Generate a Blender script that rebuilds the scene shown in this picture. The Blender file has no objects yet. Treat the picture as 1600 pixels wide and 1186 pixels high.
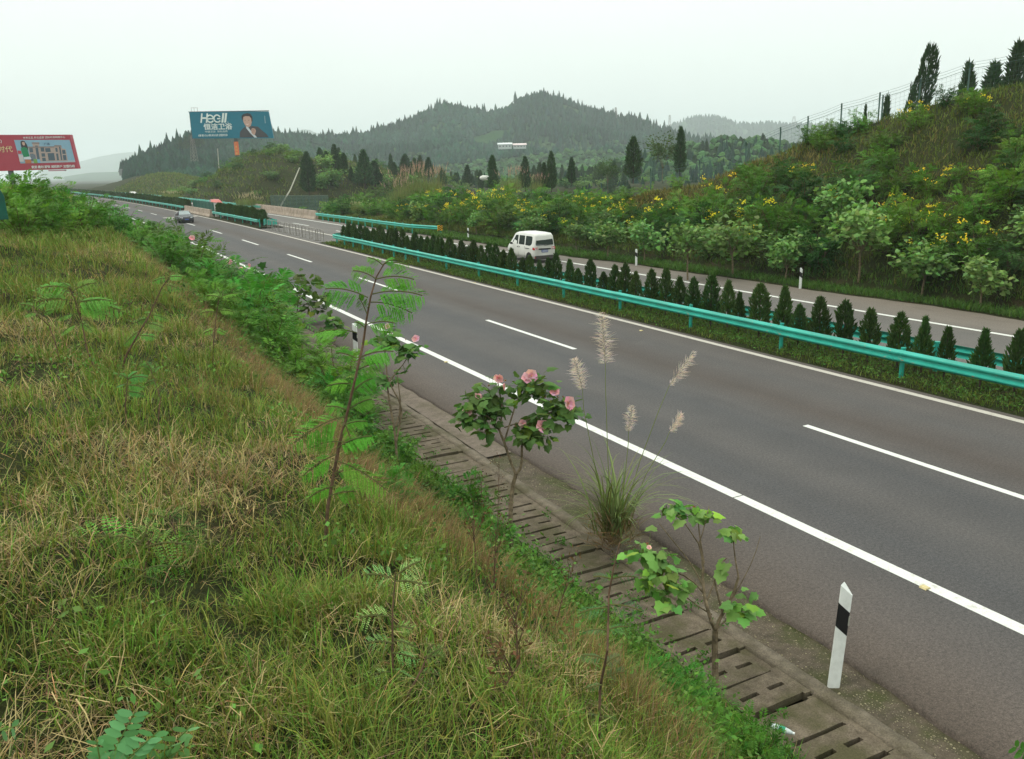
import bpy, math, random
import numpy as np
from mathutils import Matrix, Vector
random.seed(7)
rng = np.random.default_rng(11)
PI = math.pi
SC = bpy.context.scene
COL = SC.collection

# ------------------------------------------------------------------ camera
# world: X across the motorway, Y along it, Z up, road surface at Z = 0
FPX, PITCH, ROLL, EYE, YAW = 1320.792, 0.2489915, -0.02685062, 5.40912, 0.4784193
SC0, KURV = 44.554, 0.000414425            # motorway straight up to here, then a long left-hand bend
_c, _s = math.cos(YAW), math.sin(YAW)
_R0 = np.array([_c, -_s, 0.]); _FH = np.array([_s, _c, 0.]); _Z = np.array([0., 0., 1.])
FWD = math.cos(PITCH) * _FH - math.sin(PITCH) * _Z
_U0 = math.sin(PITCH) * _FH + math.cos(PITCH) * _Z
RGT = math.cos(ROLL) * _R0 + math.sin(ROLL) * _U0
UPV = -math.sin(ROLL) * _R0 + math.cos(ROLL) * _U0
CAM = np.array([0., 0., EYE])
cd = bpy.data.cameras.new('camera')
cam = bpy.data.objects.new('camera', cd)
COL.objects.link(cam)
M = Matrix.Identity(4)
for i in range(3):
    M[i][0], M[i][1], M[i][2], M[i][3] = RGT[i], UPV[i], -FWD[i], CAM[i]
cam.matrix_world = M
cd.sensor_fit = 'HORIZONTAL'; cd.sensor_width = 36.0; cd.lens = 36.0 * FPX / 1600.0
cd.clip_start = 0.05; cd.clip_end = 30000
SC.camera = cam

# ------------------------------------------------------------------ sky, sun, exposure (overcast afternoon)
SUN_EL, SUN_AZ = math.radians(52), math.radians(-60)
w = bpy.data.worlds.new('World'); SC.world = w; w.use_nodes = True
nt = w.node_tree; nt.nodes.clear()
sky = nt.nodes.new('ShaderNodeTexSky'); sky.sky_type = 'NISHITA'; sky.sun_disc = False
sky.sun_elevation = SUN_EL; sky.sun_rotation = SUN_AZ
sky.air_density = 1.0; sky.dust_density = 4.0; sky.ozone_density = 1.0
cloud = nt.nodes.new('ShaderNodeRGB'); cloud.outputs[0].default_value = (7.75, 8.25, 7.70, 1)
mix = nt.nodes.new('ShaderNodeMix'); mix.data_type = 'RGBA'; mix.inputs[0].default_value = 0.93
bg = nt.nodes.new('ShaderNodeBackground'); bg.inputs[1].default_value = 0.10
wo = nt.nodes.new('ShaderNodeOutputWorld')
# overcast dome: a little brighter overhead than at the horizon
tcw = nt.nodes.new('ShaderNodeTexCoord'); sxw = nt.nodes.new('ShaderNodeSeparateXYZ'); mrw = nt.nodes.new('ShaderNodeMapRange')
mrw.inputs[1].default_value = 0.0; mrw.inputs[2].default_value = 1.0; mrw.inputs[3].default_value = 1.0; mrw.inputs[4].default_value = 2.0
nt.links.new(tcw.outputs['Generated'], sxw.inputs[0]); nt.links.new(sxw.outputs[2], mrw.inputs[0])
ncw = nt.nodes.new('ShaderNodeTexNoise'); ncw.inputs['Scale'].default_value = 2.2; ncw.inputs['Detail'].default_value = 4; nt.links.new(tcw.outputs['Generated'], ncw.inputs['Vector'])
mnw = nt.nodes.new('ShaderNodeMapRange'); mnw.inputs[1].default_value = .3; mnw.inputs[2].default_value = .7; mnw.inputs[3].default_value = .955; mnw.inputs[4].default_value = 1.045; nt.links.new(ncw.outputs[0], mnw.inputs[0])
mmw = nt.nodes.new('ShaderNodeMath'); mmw.operation = 'MULTIPLY'; nt.links.new(mrw.outputs[0], mmw.inputs[0]); nt.links.new(mnw.outputs[0], mmw.inputs[1])
vmw = nt.nodes.new('ShaderNodeVectorMath'); vmw.operation = 'SCALE'; nt.links.new(cloud.outputs[0], vmw.inputs[0]); nt.links.new(mmw.outputs[0], vmw.inputs[3])
nt.links.new(sky.outputs[0], mix.inputs[6]); nt.links.new(vmw.outputs[0], mix.inputs[7])
nt.links.new(mix.outputs[2], bg.inputs[0]); nt.links.new(bg.outputs[0], wo.inputs[0])
sl = bpy.data.lights.new('sun', 'SUN'); sl.energy = 0.85; sl.angle = math.radians(28); sl.color = (1.0, 0.96, 0.9)
so = bpy.data.objects.new('sun', sl); COL.objects.link(so)
so.location = (0, 0, 100)
_sd = Vector((math.sin(SUN_AZ) * math.cos(SUN_EL), math.cos(SUN_AZ) * math.cos(SUN_EL), math.sin(SUN_EL)))
so.rotation_euler = (-_sd).to_track_quat('-Z', 'Y').to_euler()
SC.view_settings.view_transform = 'Standard'; SC.view_settings.look = 'None'
SC.view_settings.exposure = 0.40; SC.view_settings.gamma = 1.0; SC.view_settings.use_curve_mapping = False
SC.render.engine = 'CYCLES'
SC.cycles.use_denoising = True
SC.cycles.max_bounces = 6; SC.cycles.diffuse_bounces = 2; SC.cycles.glossy_bounces = 2
SC.cycles.transmission_bounces = 3; SC.cycles.volume_bounces = 3; SC.cycles.transparent_max_bounces = 4

# ------------------------------------------------------------------ small helpers
def lin(r, g, b):
    f = lambda v: (v / 255 / 12.92) if v / 255 <= 0.04045 else ((v / 255 + 0.055) / 1.055) ** 2.4
    return (f(r), f(g), f(b))

def ray(px, py):
    return FWD + (px - 800.) / FPX * RGT - (py - 593.) / FPX * UPV

def at(px, py, d):                      # point seen at a photo position, d metres along the optical axis
    return CAM + ray(px, py) * d

def at_z(px, py, z=0.):
    r = ray(px, py); return CAM + r * (z - EYE) / r[2]

def road(s, t, z=0.):                   # distance along / across the motorway -> world
    s = np.asarray(s, float); t = np.asarray(t, float)
    r = 1 / KURV
    se = np.clip(s - SC0, 0, 700); ex = np.maximum(s - SC0 - 700, 0)
    th = se / r
    x = (t + r) * np.cos(th) - r - ex * np.sin(th)
    y = np.where(s > SC0, SC0 + (t + r) * np.sin(th) + ex * np.cos(th), s)
    return np.stack(np.broadcast_arrays(x, y, np.asarray(z, float)), -1)

def heading(s):
    return min(max(s - SC0, 0), 700) * KURV   # rotation about Z of the road direction

def to_road(x, y):
    x = np.asarray(x, float); y = np.asarray(y, float); r = 1 / KURV
    yy = np.maximum(y - SC0, 0)
    t = np.where(y > SC0, np.hypot(x + r, yy) - r, x)
    s = np.where(y > SC0, np.arctan2(yy, x + r) * r + SC0, y)
    return s, t

def vnoise(x, y, seed=0):
    x = np.asarray(x, float) + seed * 17.31; y = np.asarray(y, float) - seed * 9.77
    xi = np.floor(x); yi = np.floor(y); fx = x - xi; fy = y - yi
    fx = fx * fx * (3 - 2 * fx); fy = fy * fy * (3 - 2 * fy)
    def h(a, b):
        v = np.sin(a * 127.1 + b * 311.7 + seed * 74.7) * 43758.5453
        return v - np.floor(v)
    return (h(xi, yi) * (1 - fx) + h(xi + 1, yi) * fx) * (1 - fy) + (h(xi, yi + 1) * (1 - fx) + h(xi + 1, yi + 1) * fx) * fy

def fbm(x, y, seed=0, o=3):
    a, v, n = 1., 0., 0.
    for i in range(o):
        v = v + a * vnoise(np.asarray(x) * 2 ** i, np.asarray(y) * 2 ** i, seed + i); n += a; a *= 0.5
    return v / n

def terrain(s, t, bumps=True):
    """height of the natural ground in motorway coordinates"""
    s = np.asarray(s, float); t = np.asarray(t, float)
    s, t = np.broadcast_arrays(s, t)
    left = np.interp(t, [-400, -60, -20, -8, -1, 1.5, 2.5, 3.5, 4.5, 5.25, 5.5],
                     [4, 5.5, 4.7, 4.15, 3.75, 3.22, 2.38, 1.22, .40, .03, -.04])
    left = left + np.interp(t, [-10, -1, 5], [.6, .35, 0]) * np.interp(s, [5, 40, 90], [0, 1, 1.2])
    left = left * np.interp(s, [90, 170, 260], [1, .75, .15])
    H = np.interp(s, [-40, 10, 20, 30, 36, 42, 50, 68, 85, 99, 108, 120, 135],
                  [9.4, 9.4, 9.1, 8.2, 6.6, 3.9, 2.3, 1.4, .9, .3, -1.5, -5, -5])
    tc = 29.0 + np.maximum(1.55 * H, 3.5)
    u = np.clip((t - 28.6) / (tc - 28.6), 0, 1)
    prof = np.where(H > 0, u ** 0.92, u)
    right = H * prof
    over = np.maximum(t - tc, 0)
    right = right - np.where(H > 3, .06, .16) * np.minimum(over, 60)
    right = np.maximum(right, -5)
    # the terraced knoll beyond the bridge
    kn = 10.4 * np.exp(-(((s - 186) / 30.) ** 2) - ((t - 46) / 14.) ** 2) * np.clip((t - 27) / 4, 0, 1)
    kn = np.maximum(kn, 7.6 * np.exp(-(((s - 205) / 34.) ** 2) - ((t - 68) / 17.) ** 2))
    kq = kn / 1.5; kf = kq - np.floor(kq); kn = 1.5 * (np.floor(kq) + .35 * kf + .65 * np.clip((kf - .62) / .38, 0, 1) ** 1.3)
    kn = np.maximum(kn, 6.0 * np.exp(-(((s - 300) / 70.) ** 2) - ((t - 44) / 12.) ** 2) * np.clip((t - 27) / 4, 0, 1))
    right = np.where((s > 105) & (t < 30.5), np.minimum(right, -.3), right)
    right = np.where(s > 150, np.maximum(right, np.interp(s, [150, 165, 400, 900], [-5, -.4, -.4, -2])), right) + kn
    z = np.where(t < 12, left, right)
    if bumps:
        m = np.clip((5.2 - t) / 2.4, 0, 1) * (t < 12) + np.clip((t - 28.8) / 2, 0, 1) * (t > 12)
        z = z + m * (.30 * (fbm(s * 1.1, t * 1.1, 3) - .5) + .5 * (fbm(s * .25, t * .25, 5) - .5)) + m * (t < 12) * .16 * (vnoise(s * 3.1, t * 3.1, 6) - .5)
    return z

def ground(x, y):
    s, t = to_road(x, y); return terrain(s, t)

def hit(px, py, lo=1.5, hi=300):
    """where the line of sight meets the bank / slope"""
    r = ray(px, py)
    d = np.linspace(lo, hi, 6000) if hi > 60 else np.linspace(lo, hi, 3000)
    p = CAM + r * d[:, None]
    g = ground(p[:, 0], p[:, 1])
    k = np.argmax(p[:, 2] < g)
    return p[k], d[k]

# ------------------------------------------------------------------ mesh building
class MB:
    def __init__(s): s.V = []; s.F4 = []; s.F3 = []; s.M4 = []; s.M3 = []; s.C = []; s.n = 0; s.NG = []
    def add(s, V, F, m=0, col=(1, 1, 1)):
        V = np.asarray(V, float).reshape(-1, 3); k = len(V)
        s.V.append(V)
        c = np.asarray(col, float); s.C.append(np.broadcast_to(c if c.ndim == 2 else c[None, :], (k, 3)))
        if isinstance(F, np.ndarray):
            if F.shape[1] == 4: s.F4.append(F + s.n); s.M4.append(np.full(len(F), m))
            else: s.F3.append(F + s.n); s.M3.append(np.full(len(F), m))
        else:
            for f in F:
                a = np.array([f]) + s.n
                if len(f) == 4: s.F4.append(a); s.M4.append(np.array([m]))
                elif len(f) == 3: s.F3.append(a); s.M3.append(np.array([m]))
                else: s.NG.append((tuple(a[0]), m))
        s.n += k
        return s
    def box(s, c, size, rz=0., m=0, col=(1, 1, 1), R=None):
        h = np.array(size) / 2.
        v = np.array([[x, y, z] for x in (-1, 1) for y in (-1, 1) for z in (-1, 1)]) * h
        if R is None:
            a, b = math.cos(rz), math.sin(rz); R = np.array([[a, -b, 0], [b, a, 0], [0, 0, 1]])
        v = v @ np.asarray(R).T + np.array(c)
        return s.add(v, [(0, 1, 3, 2), (4, 6, 7, 5), (0, 4, 5, 1), (2, 3, 7, 6), (0, 2, 6, 4), (1, 5, 7, 3)], m, col)
    def tube(s, pts, rad, n=6, m=0, col=(1, 1, 1), cap=True):
        pts = np.asarray(pts, float); k = len(pts)
        rad = np.broadcast_to(np.asarray(rad, float), (k,))
        T = np.gradient(pts, axis=0); T /= np.linalg.norm(T, axis=1)[:, None] + 1e-12
        a = np.array([0, 0, 1.]) if abs(T[0][2]) < .9 else np.array([1., 0, 0])
        V = []
        x = np.cross(T[0], a); x /= np.linalg.norm(x)
        ang = np.arange(n) * 2 * PI / n
        for i in range(k):
            x = x - T[i] * (x @ T[i]); x /= np.linalg.norm(x) + 1e-12
            y = np.cross(T[i], x)
            V.append(pts[i] + rad[i] * (np.cos(ang)[:, None] * x + np.sin(ang)[:, None] * y))
        V = np.concatenate(V)
        i = np.arange(n); j = (i + 1) % n
        F = np.concatenate([np.stack([q * n + i, q * n + j, (q + 1) * n + j, (q + 1) * n + i], 1) for q in range(k - 1)])
        s.add(V, F, m, col)
        if cap:
            s.NG.append((tuple(s.n - k * n + i[::-1]), m)); s.NG.append((tuple(s.n - n + i), m))
        return s
    def extrude(s, prof, path, m=0, col=(1, 1, 1), closed=True, caps=True):
        """prof: (k,2) [across, up]; path: list of (point, across-vector)"""
        prof = np.asarray(prof, float); k = len(prof); V = []
        for p, ax in path:
            V.append(np.asarray(p) + prof[:, :1] * np.asarray(ax) + prof[:, 1:] * np.array([0, 0, 1.]))
        V = np.concatenate(V); q = len(path)
        i = np.arange(k if closed else k - 1); j = (i + 1) % k
        F = np.concatenate([np.stack([a * k + i, a * k + j, (a + 1) * k + j, (a + 1) * k + i], 1) for a in range(q - 1)])
        b = s.n
        s.add(V, F, m, col)
        if closed and caps:
            s.NG.append((tuple(b + np.arange(k)[::-1]), m)); s.NG.append((tuple(b + (q - 1) * k + np.arange(k)), m))
        return s
    def mesh(s, name, mats, smooth=False):
        me = bpy.data.meshes.new(name)
        V = np.concatenate(s.V)
        me.vertices.add(len(V)); me.vertices.foreach_set('co', V.astype(np.float32).ravel())
        idx = []; st = []; mi = []; p = 0
        if s.F4:
            F = np.concatenate(s.F4); idx.append(F.ravel()); st.append(p + np.arange(len(F)) * 4); mi.append(np.concatenate(s.M4)); p += F.size
        if s.F3:
            F = np.concatenate(s.F3); idx.append(F.ravel()); st.append(p + np.arange(len(F)) * 3); mi.append(np.concatenate(s.M3)); p += F.size
        for f, m in s.NG:
            idx.append(np.array(f)); st.append(np.array([p])); mi.append(np.array([m])); p += len(f)
        idx = np.concatenate(idx).astype(np.int32); st = np.concatenate(st).astype(np.int32)
        me.loops.add(len(idx)); me.loops.foreach_set('vertex_index', idx)
        me.polygons.add(len(st)); me.polygons.foreach_set('loop_start', st)
        me.polygons.foreach_set('material_index', np.concatenate(mi).astype(np.int32))
        me.polygons.foreach_set('use_smooth', np.full(len(st), smooth))
        a = me.attributes.new('col', 'FLOAT_COLOR', 'POINT')
        C = np.ones((len(V), 4), np.float32); C[:, :3] = np.concatenate(s.C)
        a.data.foreach_set('color', C.ravel())
        for mt in (mats if isinstance(mats, (list, tuple)) else [mats]): me.materials.append(mt)
        me.update(calc_edges=True); me.validate()
        return me
    def obj(s, name, mats, parent=None, smooth=False, loc=None):
        o = bpy.data.objects.new(name, s.mesh(name, mats, smooth))
        COL.objects.link(o)
        if parent is not None: o.parent = parent
        if loc is not None: o.location = loc
        return o

def tag(o, label=None, cat=None, group=None, kind=None):
    if label: o['label'] = label
    if cat: o['category'] = cat
    if group: o['group'] = group
    if kind: o['kind'] = kind
    return o

def thing(name, loc=(0, 0, 0), rz=0., label=None, cat=None, group=None):
    o = bpy.data.objects.new(name, None); COL.objects.link(o); o.empty_display_size = .3
    o.location = loc; o.rotation_euler = (0, 0, rz)
    return tag(o, label, cat, group)

KIDS = {}
def kids(o):
    if o.name not in KIDS: KIDS[o.name] = [c for c in bpy.data.objects if c.parent == o]
    return KIDS[o.name]

def copy_tree(o, parent=None):
    c = o.copy(); COL.objects.link(c)
    if parent is not None: c.parent = parent
    for ch in kids(o): copy_tree(ch, c)
    return c

class Kind:
    """a template; the first placement moves the template itself, later ones are copies"""
    def __init__(s, root): s.root = root; s.used = False; kids(root)
    def place(s, loc, rz=0., scale=1., label=None, group=None, tilt=None):
        o = s.root if not s.used else copy_tree(s.root)
        s.used = True
        o.location = loc; o.rotation_euler = (tilt[0] if tilt else 0, tilt[1] if tilt else 0, rz)
        o.scale = scale if isinstance(scale, (tuple, list)) else (scale,) * 3
        if label: o['label'] = label
        if group: o['group'] = group
        return o

# ------------------------------------------------------------------ materials
MATS = {}
def new_mat(name):
    m = bpy.data.materials.new(name); m.use_nodes = True
    n = m.node_tree.nodes; return m, m.node_tree, n, n['Principled BSDF']

def ramp(nt, src, stops):
    r = nt.nodes.new('ShaderNodeValToRGB')
    while len(r.color_ramp.elements) < len(stops): r.color_ramp.elements.new(0.5)
    for e, (p, c) in zip(r.color_ramp.elements, stops):
        e.position = p; e.color = (*c, 1) if len(c) == 3 else c
    nt.links.new(src, r.inputs[0]); return r

def noise(nt, scale, detail=4, rough=.55, vec=None):
    n = nt.nodes.new('ShaderNodeTexNoise'); n.inputs['Scale'].default_value = scale
    n.inputs['Detail'].default_value = detail; n.inputs['Roughness'].default_value = rough
    if vec is not None: nt.links.new(vec, n.inputs['Vector'])
    return n

def objvec(nt, scale=(1, 1, 1), kind='Object'):
    t = nt.nodes.new('ShaderNodeTexCoord'); m = nt.nodes.new('ShaderNodeMapping')
    m.inputs['Scale'].default_value = scale
    nt.links.new(t.outputs[kind], m.inputs[0]); return m.outputs[0]

def mixc(nt, fac, a, b, mode='MIX'):
    m = nt.nodes.new('ShaderNodeMix'); m.data_type = 'RGBA'; m.blend_type = mode
    for k, v in ((0, fac), (6, a), (7, b)):
        if isinstance(v, (int, float)): m.inputs[k].default_value = v
        elif isinstance(v, tuple): m.inputs[k].default_value = (*v, 1) if len(v) == 3 else v
        else: nt.links.new(v, m.inputs[k])
    return m.outputs[2]

def bump(nt, bs, h, strength=.3, dist=.01):
    b = nt.nodes.new('ShaderNodeBump'); b.inputs['Strength'].default_value = strength; b.inputs['Distance'].default_value = dist
    nt.links.new(h, b.inputs['Height']); nt.links.new(b.outputs[0], bs.inputs['Normal'])

def mat(name, c1, c2=None, scale=8., rough=.6, metal=0., bumpk=0., spec=.4, detail=4, lo=.35, hi=.65, stretch=(1, 1, 1)):
    if name in MATS: return MATS[name]
    m, nt, n, bs = new_mat(name)
    bs.inputs['Roughness'].default_value = rough; bs.inputs['Metallic'].default_value = metal
    bs.inputs['Specular IOR Level'].default_value = spec
    if c2 is None: c2 = tuple(v * .82 for v in c1)
    nz = noise(nt, scale, detail, .6, objvec(nt, stretch))
    r = ramp(nt, nz.outputs[0], [(lo, c1), (hi, c2)])
    nt.links.new(r.outputs[0], bs.inputs['Base Color'])
    if bumpk: bump(nt, bs, nz.outputs[0], bumpk, .02)
    MATS[name] = m; return m

def foliage_mat(name, transl=.35, rough=.55, var=.35, spec=.3):
    m, nt, n, bs = new_mat(name)
    a = nt.nodes.new('ShaderNodeAttribute'); a.attribute_name = 'col'
    oi = nt.nodes.new('ShaderNodeObjectInfo')
    hs = nt.nodes.new('ShaderNodeHueSaturation')
    mr = nt.nodes.new('ShaderNodeMapRange'); mr.inputs[3].default_value = 1 - var; mr.inputs[4].default_value = 1 + var
    nt.links.new(oi.outputs['Random'], mr.inputs[0]); nt.links.new(mr.outputs[0], hs.inputs['Value'])
    mh = nt.nodes.new('ShaderNodeMapRange'); mh.inputs[3].default_value = .485; mh.inputs[4].default_value = .515
    ml = nt.nodes.new('ShaderNodeMath'); ml.operation = 'FRACT'; m2 = nt.nodes.new('ShaderNodeMath'); m2.operation = 'MULTIPLY'; m2.inputs[1].default_value = 7.3
    nt.links.new(oi.outputs['Random'], m2.inputs[0]); nt.links.new(m2.outputs[0], ml.inputs[0]); nt.links.new(ml.outputs[0], mh.inputs[0])
    nt.links.new(mh.outputs[0], hs.inputs['Hue'])
    nt.links.new(a.outputs[0], hs.inputs['Color'])
    bs.inputs['Roughness'].default_value = rough; bs.inputs['Specular IOR Level'].default_value = spec
    nt.links.new(hs.outputs[0], bs.inputs['Base Color'])
    tr = nt.nodes.new('ShaderNodeBsdfTranslucent')
    tc = mixc(nt, 1.0, hs.outputs[0], (1.1, 1.15, .6), 'MULTIPLY'); nt.links.new(tc, tr.inputs[0])
    mx = nt.nodes.new('ShaderNodeMixShader'); mx.inputs[0].default_value = transl
    nt.links.new(bs.outputs[0], mx.inputs[1]); nt.links.new(tr.outputs[0], mx.inputs[2])
    nt.links.new(mx.outputs[0], n['Material Output'].inputs[0])
    MATS[name] = m; return m

LEAF = foliage_mat('leaf', .26, .6, .3, .12); GRASS = foliage_mat('grass_blade', .22, .7, 0.02, .08); NEEDLE = foliage_mat('conifer_needle', .18, .75, .24, .06)
PETAL = foliage_mat('petal', .35, .6, .05)

def asphalt_mat(name, base, lane, grain=.5):
    m, nt, n, bs = new_mat(name)
    v = objvec(nt)
    a = nt.nodes.new('ShaderNodeAttribute'); a.attribute_name = 'col'      # red: position across the carriageway
    sep = nt.nodes.new('ShaderNodeSeparateColor'); nt.links.new(a.outputs[0], sep.inputs[0])
    wob = noise(nt, .25, 3, .5, v)
    ad = nt.nodes.new('ShaderNodeMath'); ad.operation = 'MULTIPLY_ADD'; ad.inputs[1].default_value = .06; nt.links.new(wob.outputs[0], ad.inputs[0]); nt.links.new(sep.outputs[0], ad.inputs[2])
    lanes = ramp(nt, ad.outputs[0], lane)
    big = noise(nt, .8, 5, .6, v); fine = noise(nt, 62, 3, .7, v); mid = noise(nt, 22, 3, .7, v)
    strk = noise(nt, 1.1, 5, .6, objvec(nt, (1., .06, 1.))); stain = noise(nt, .35, 6, .7, objvec(nt, (1., .45, 1.)))
    b1 = ramp(nt, big.outputs[0], [(.3, (.93, .93, .93)), (.7, (1.07, 1.065, 1.06))])
    c = mixc(nt, 1.0, lanes.outputs[0], b1.outputs[0], 'MULTIPLY')
    sk = ramp(nt, strk.outputs[0], [(.3, (.90, .90, .905)), (.7, (1.09, 1.085, 1.08))]); c = mixc(nt, 1.0, c, sk.outputs[0], 'MULTIPLY')
    sn = ramp(nt, stain.outputs[0], [(.26, (.80, .80, .81)), (.40, (1., 1., 1.))]); c = mixc(nt, 1.0, c, sn.outputs[0], 'MULTIPLY')
    g = ramp(nt, fine.outputs[0], [(.30, (.30, .30, .30)), (.5, (.95, .95, .95)), (.68, (1.95, 1.92, 1.85))])
    c = mixc(nt, grain, c, mixc(nt, 1.0, c, g.outputs[0], 'MULTIPLY'))
    g2 = ramp(nt, mid.outputs[0], [(.33, (.68, .68, .68)), (.67, (1.34, 1.33, 1.3))])
    c = mixc(nt, .8, c, mixc(nt, 1.0, c, g2.outputs[0], 'MULTIPLY'))
    nt.links.new(c, bs.inputs['Base Color']); bs.inputs['Roughness'].default_value = .82
    bs.inputs['Specular IOR Level'].default_value = .25
    bump(nt, bs, fine.outputs[0], .35, .006)
    MATS[name] = m; return m

SH = lin(84, 78, 75); LN = lin(79, 76, 75); WH = lin(72, 71, 72); PS = lin(86, 80, 75)
# across: 0 = t 7, 1 = t 17.3
ASPH = asphalt_mat('asphalt', SH, [(.0, lin(88, 78, 70)), (.16, SH), (.24, LN), (.32, WH), (.42, LN), (.55, WH), (.62, LN), (.72, lin(74, 67, 63)), (.85, LN), (1., SH)])
ASPH2 = asphalt_mat('pale_asphalt', PS, [(.0, lin(92, 88, 84)), (.3, lin(98, 94, 91)), (.6, lin(93, 90, 87)), (.72, lin(104, 98, 92)), (1., lin(112, 103, 94))], .35)

def paint_mat(name, c, worn):
    m, nt, n, bs = new_mat(name)
    v = objvec(nt); nz = noise(nt, 6, 6, .75, v); n2 = noise(nt, 70, 2, .6, v)
    f = ramp(nt, nz.outputs[0], [(.36, (1, 1, 1)), (.45, (0, 0, 0))])
    c1 = mixc(nt, f.outputs[0], c, worn)
    g = ramp(nt, n2.outputs[0], [(.35, (.82, .82, .82)), (.6, (1.05, 1.05, 1.05))])
    nt.links.new(mixc(nt, 1., c1, g.outputs[0], 'MULTIPLY'), bs.inputs['Base Color'])
    bs.inputs['Roughness'].default_value = .6
    bump(nt, bs, n2.outputs[0], .2, .004)
    MATS[name] = m; return m
PAINT = paint_mat('road_paint', (.66, .66, .61), (.50, .48, .43))
PAINT2 = paint_mat('worn_road_paint', (.50, .46, .40), (.33, .29, .25))

def soil_mat():
    m, nt, n, bs = new_mat('bank_soil')
    v = objvec(nt); a = noise(nt, .5, 5, .6, v); b = noise(nt, 14, 5, .7, v)
    r1 = ramp(nt, a.outputs[0], [(.35, lin(50, 50, 28)), (.55, lin(42, 50, 24)), (.7, lin(62, 54, 36))])
    r2 = ramp(nt, b.outputs[0], [(.3, (.45, .45, .45)), (.65, (1.3, 1.25, 1.15))])
    nt.links.new(mixc(nt, 1., r1.outputs[0], r2.outputs[0], 'MULTIPLY'), bs.inputs['Base Color'])
    bs.inputs['Roughness'].default_value = .95; bs.inputs['Specular IOR Level'].default_value = .1
    bump(nt, bs, b.outputs[0], .8, .05)
    MATS['soil'] = m; return m
SOIL = soil_mat()

def hill_mat(name, c1, c2, c3, sc):
    m, nt, n, bs = new_mat(name)
    v = objvec(nt); a = noise(nt, sc, 6, .65, v)
    r1 = ramp(nt, a.outputs[0], [(.36, c1), (.52, c2), (.66, c3)])
    nt.links.new(r1.outputs[0], bs.inputs['Base Color']); bs.inputs['Roughness'].default_value = 1.; bs.inputs['Specular IOR Level'].default_value = 0.
    MATS[name] = m; return m
HILL = hill_mat('wooded_hillside', lin(30, 56, 32), lin(42, 70, 38), lin(62, 86, 46), .02)

def concrete_mat(name, c1, c2, moss, speck=0., sc=6.):
    m, nt, n, bs = new_mat(name)
    t = nt.nodes.new('ShaderNodeTexCoord'); g = nt.nodes.new('ShaderNodeNewGeometry')
    v = g.outputs['Position']
    a = noise(nt, sc, 6, .7, v); b = noise(nt, 1.6, 5, .65, v); f = noise(nt, 60, 3, .7, v)
    r1 = ramp(nt, a.outputs[0], [(.3, c2), (.62, c1)])
    mf = ramp(nt, b.outputs[0], [(.46, (0, 0, 0)), (.64, (1, 1, 1))])
    c = mixc(nt, mf.outputs[0], r1.outputs[0], moss)
    r2 = ramp(nt, f.outputs[0], [(.3, (.62, .6, .58)), (.65, (1.2, 1.2, 1.18))])
    c = mixc(nt, 1., c, r2.outputs[0], 'MULTIPLY')
    if speck:
        vo = nt.nodes.new('ShaderNodeTexVoronoi'); vo.inputs['Scale'].default_value = 34.; nt.links.new(v, vo.inputs['Vector'])
        sp = ramp(nt, vo.outputs['Distance'], [(.12, (1, 1, 1)), (.2, (0, 0, 0))])
        c = mixc(nt, mixc(nt, speck, (0, 0, 0), sp.outputs[0]), c, lin(150, 140, 120))
    nt.links.new(c, bs.inputs['Base Color']); bs.inputs['Roughness'].default_value = .9; bs.inputs['Specular IOR Level'].default_value = .2
    bump(nt, bs, a.outputs[0], .5, .02)
    MATS[name] = m; return m
SLAB = concrete_mat('mossy_slab_concrete', lin(110, 99, 85), lin(76, 67, 56), lin(76, 72, 50))
KERB = concrete_mat('kerb_concrete', lin(118, 108, 94), lin(84, 76, 66), lin(84, 78, 60))
GRIT = concrete_mat('gritty_shoulder', lin(92, 82, 70), lin(62, 56, 46), lin(64, 66, 38), .8)
APRON = concrete_mat('apron_concrete', lin(116, 105, 95), lin(92, 82, 73), lin(92, 84, 70))
PARA = concrete_mat('parapet_concrete', lin(176, 160, 146), lin(150, 136, 124), lin(140, 128, 112), 0, 2.)
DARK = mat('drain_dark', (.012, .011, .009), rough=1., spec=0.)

def rail_mat():
    m, nt, n, bs = new_mat('teal_rail_paint')
    v = objvec(nt); a = noise(nt, 1.4, 4, .6, v); b = noise(nt, 5, 5, .75, objvec(nt, (1, 1, 2.5)))
    r = ramp(nt, a.outputs[0], [(.3, (.014, .30, .225)), (.7, (.024, .40, .31))])
    f = ramp(nt, b.outputs[0], [(.645, (0, 0, 0)), (.67, (1, 1, 1))])
    d = noise(nt, 2.3, 5, .7, objvec(nt, (1, .3, 1)))
    df = ramp(nt, d.outputs[0], [(.52, (0, 0, 0)), (.75, (.45, .45, .45))])
    c = mixc(nt, df.outputs[0], r.outputs[0], lin(60, 110, 96))
    c = mixc(nt, f.outputs[0], c, lin(176, 128, 96))
    nt.links.new(c, bs.inputs['Base Color']); bs.inputs['Roughness'].default_value = .42; bs.inputs['Specular IOR Level'].default_value = .5
    MATS['rail'] = m; return m
RAIL = rail_mat()
GREEN = mat('green_panel', lin(12, 92, 76), lin(8, 70, 58), 3, .5)
WIRE = mat('dark_green_wire', lin(78, 104, 94), lin(60, 86, 78), 3, .5)
STEEL = mat('grey_steel', lin(150, 146, 140), lin(122, 114, 106), 5, .5, .3)
WHITE = mat('white_plastic', (.74, .75, .72), (.60, .61, .57), 9, .45, lo=.42, hi=.75)
BLACK = mat('black_band', (.012, .012, .013), rough=.35)
RUBBER = mat('rubber', (.02, .02, .02), rough=.8)
BARK = mat('bark', lin(128, 112, 88), lin(84, 72, 54), 18, .9, bumpk=.6)
BARKD = mat('dark_stem', lin(104, 80, 60), lin(72, 54, 40), 18, .9)
BARKC = mat('conifer_bark', lin(70, 58, 46), lin(50, 40, 32), 12, .95)
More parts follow.
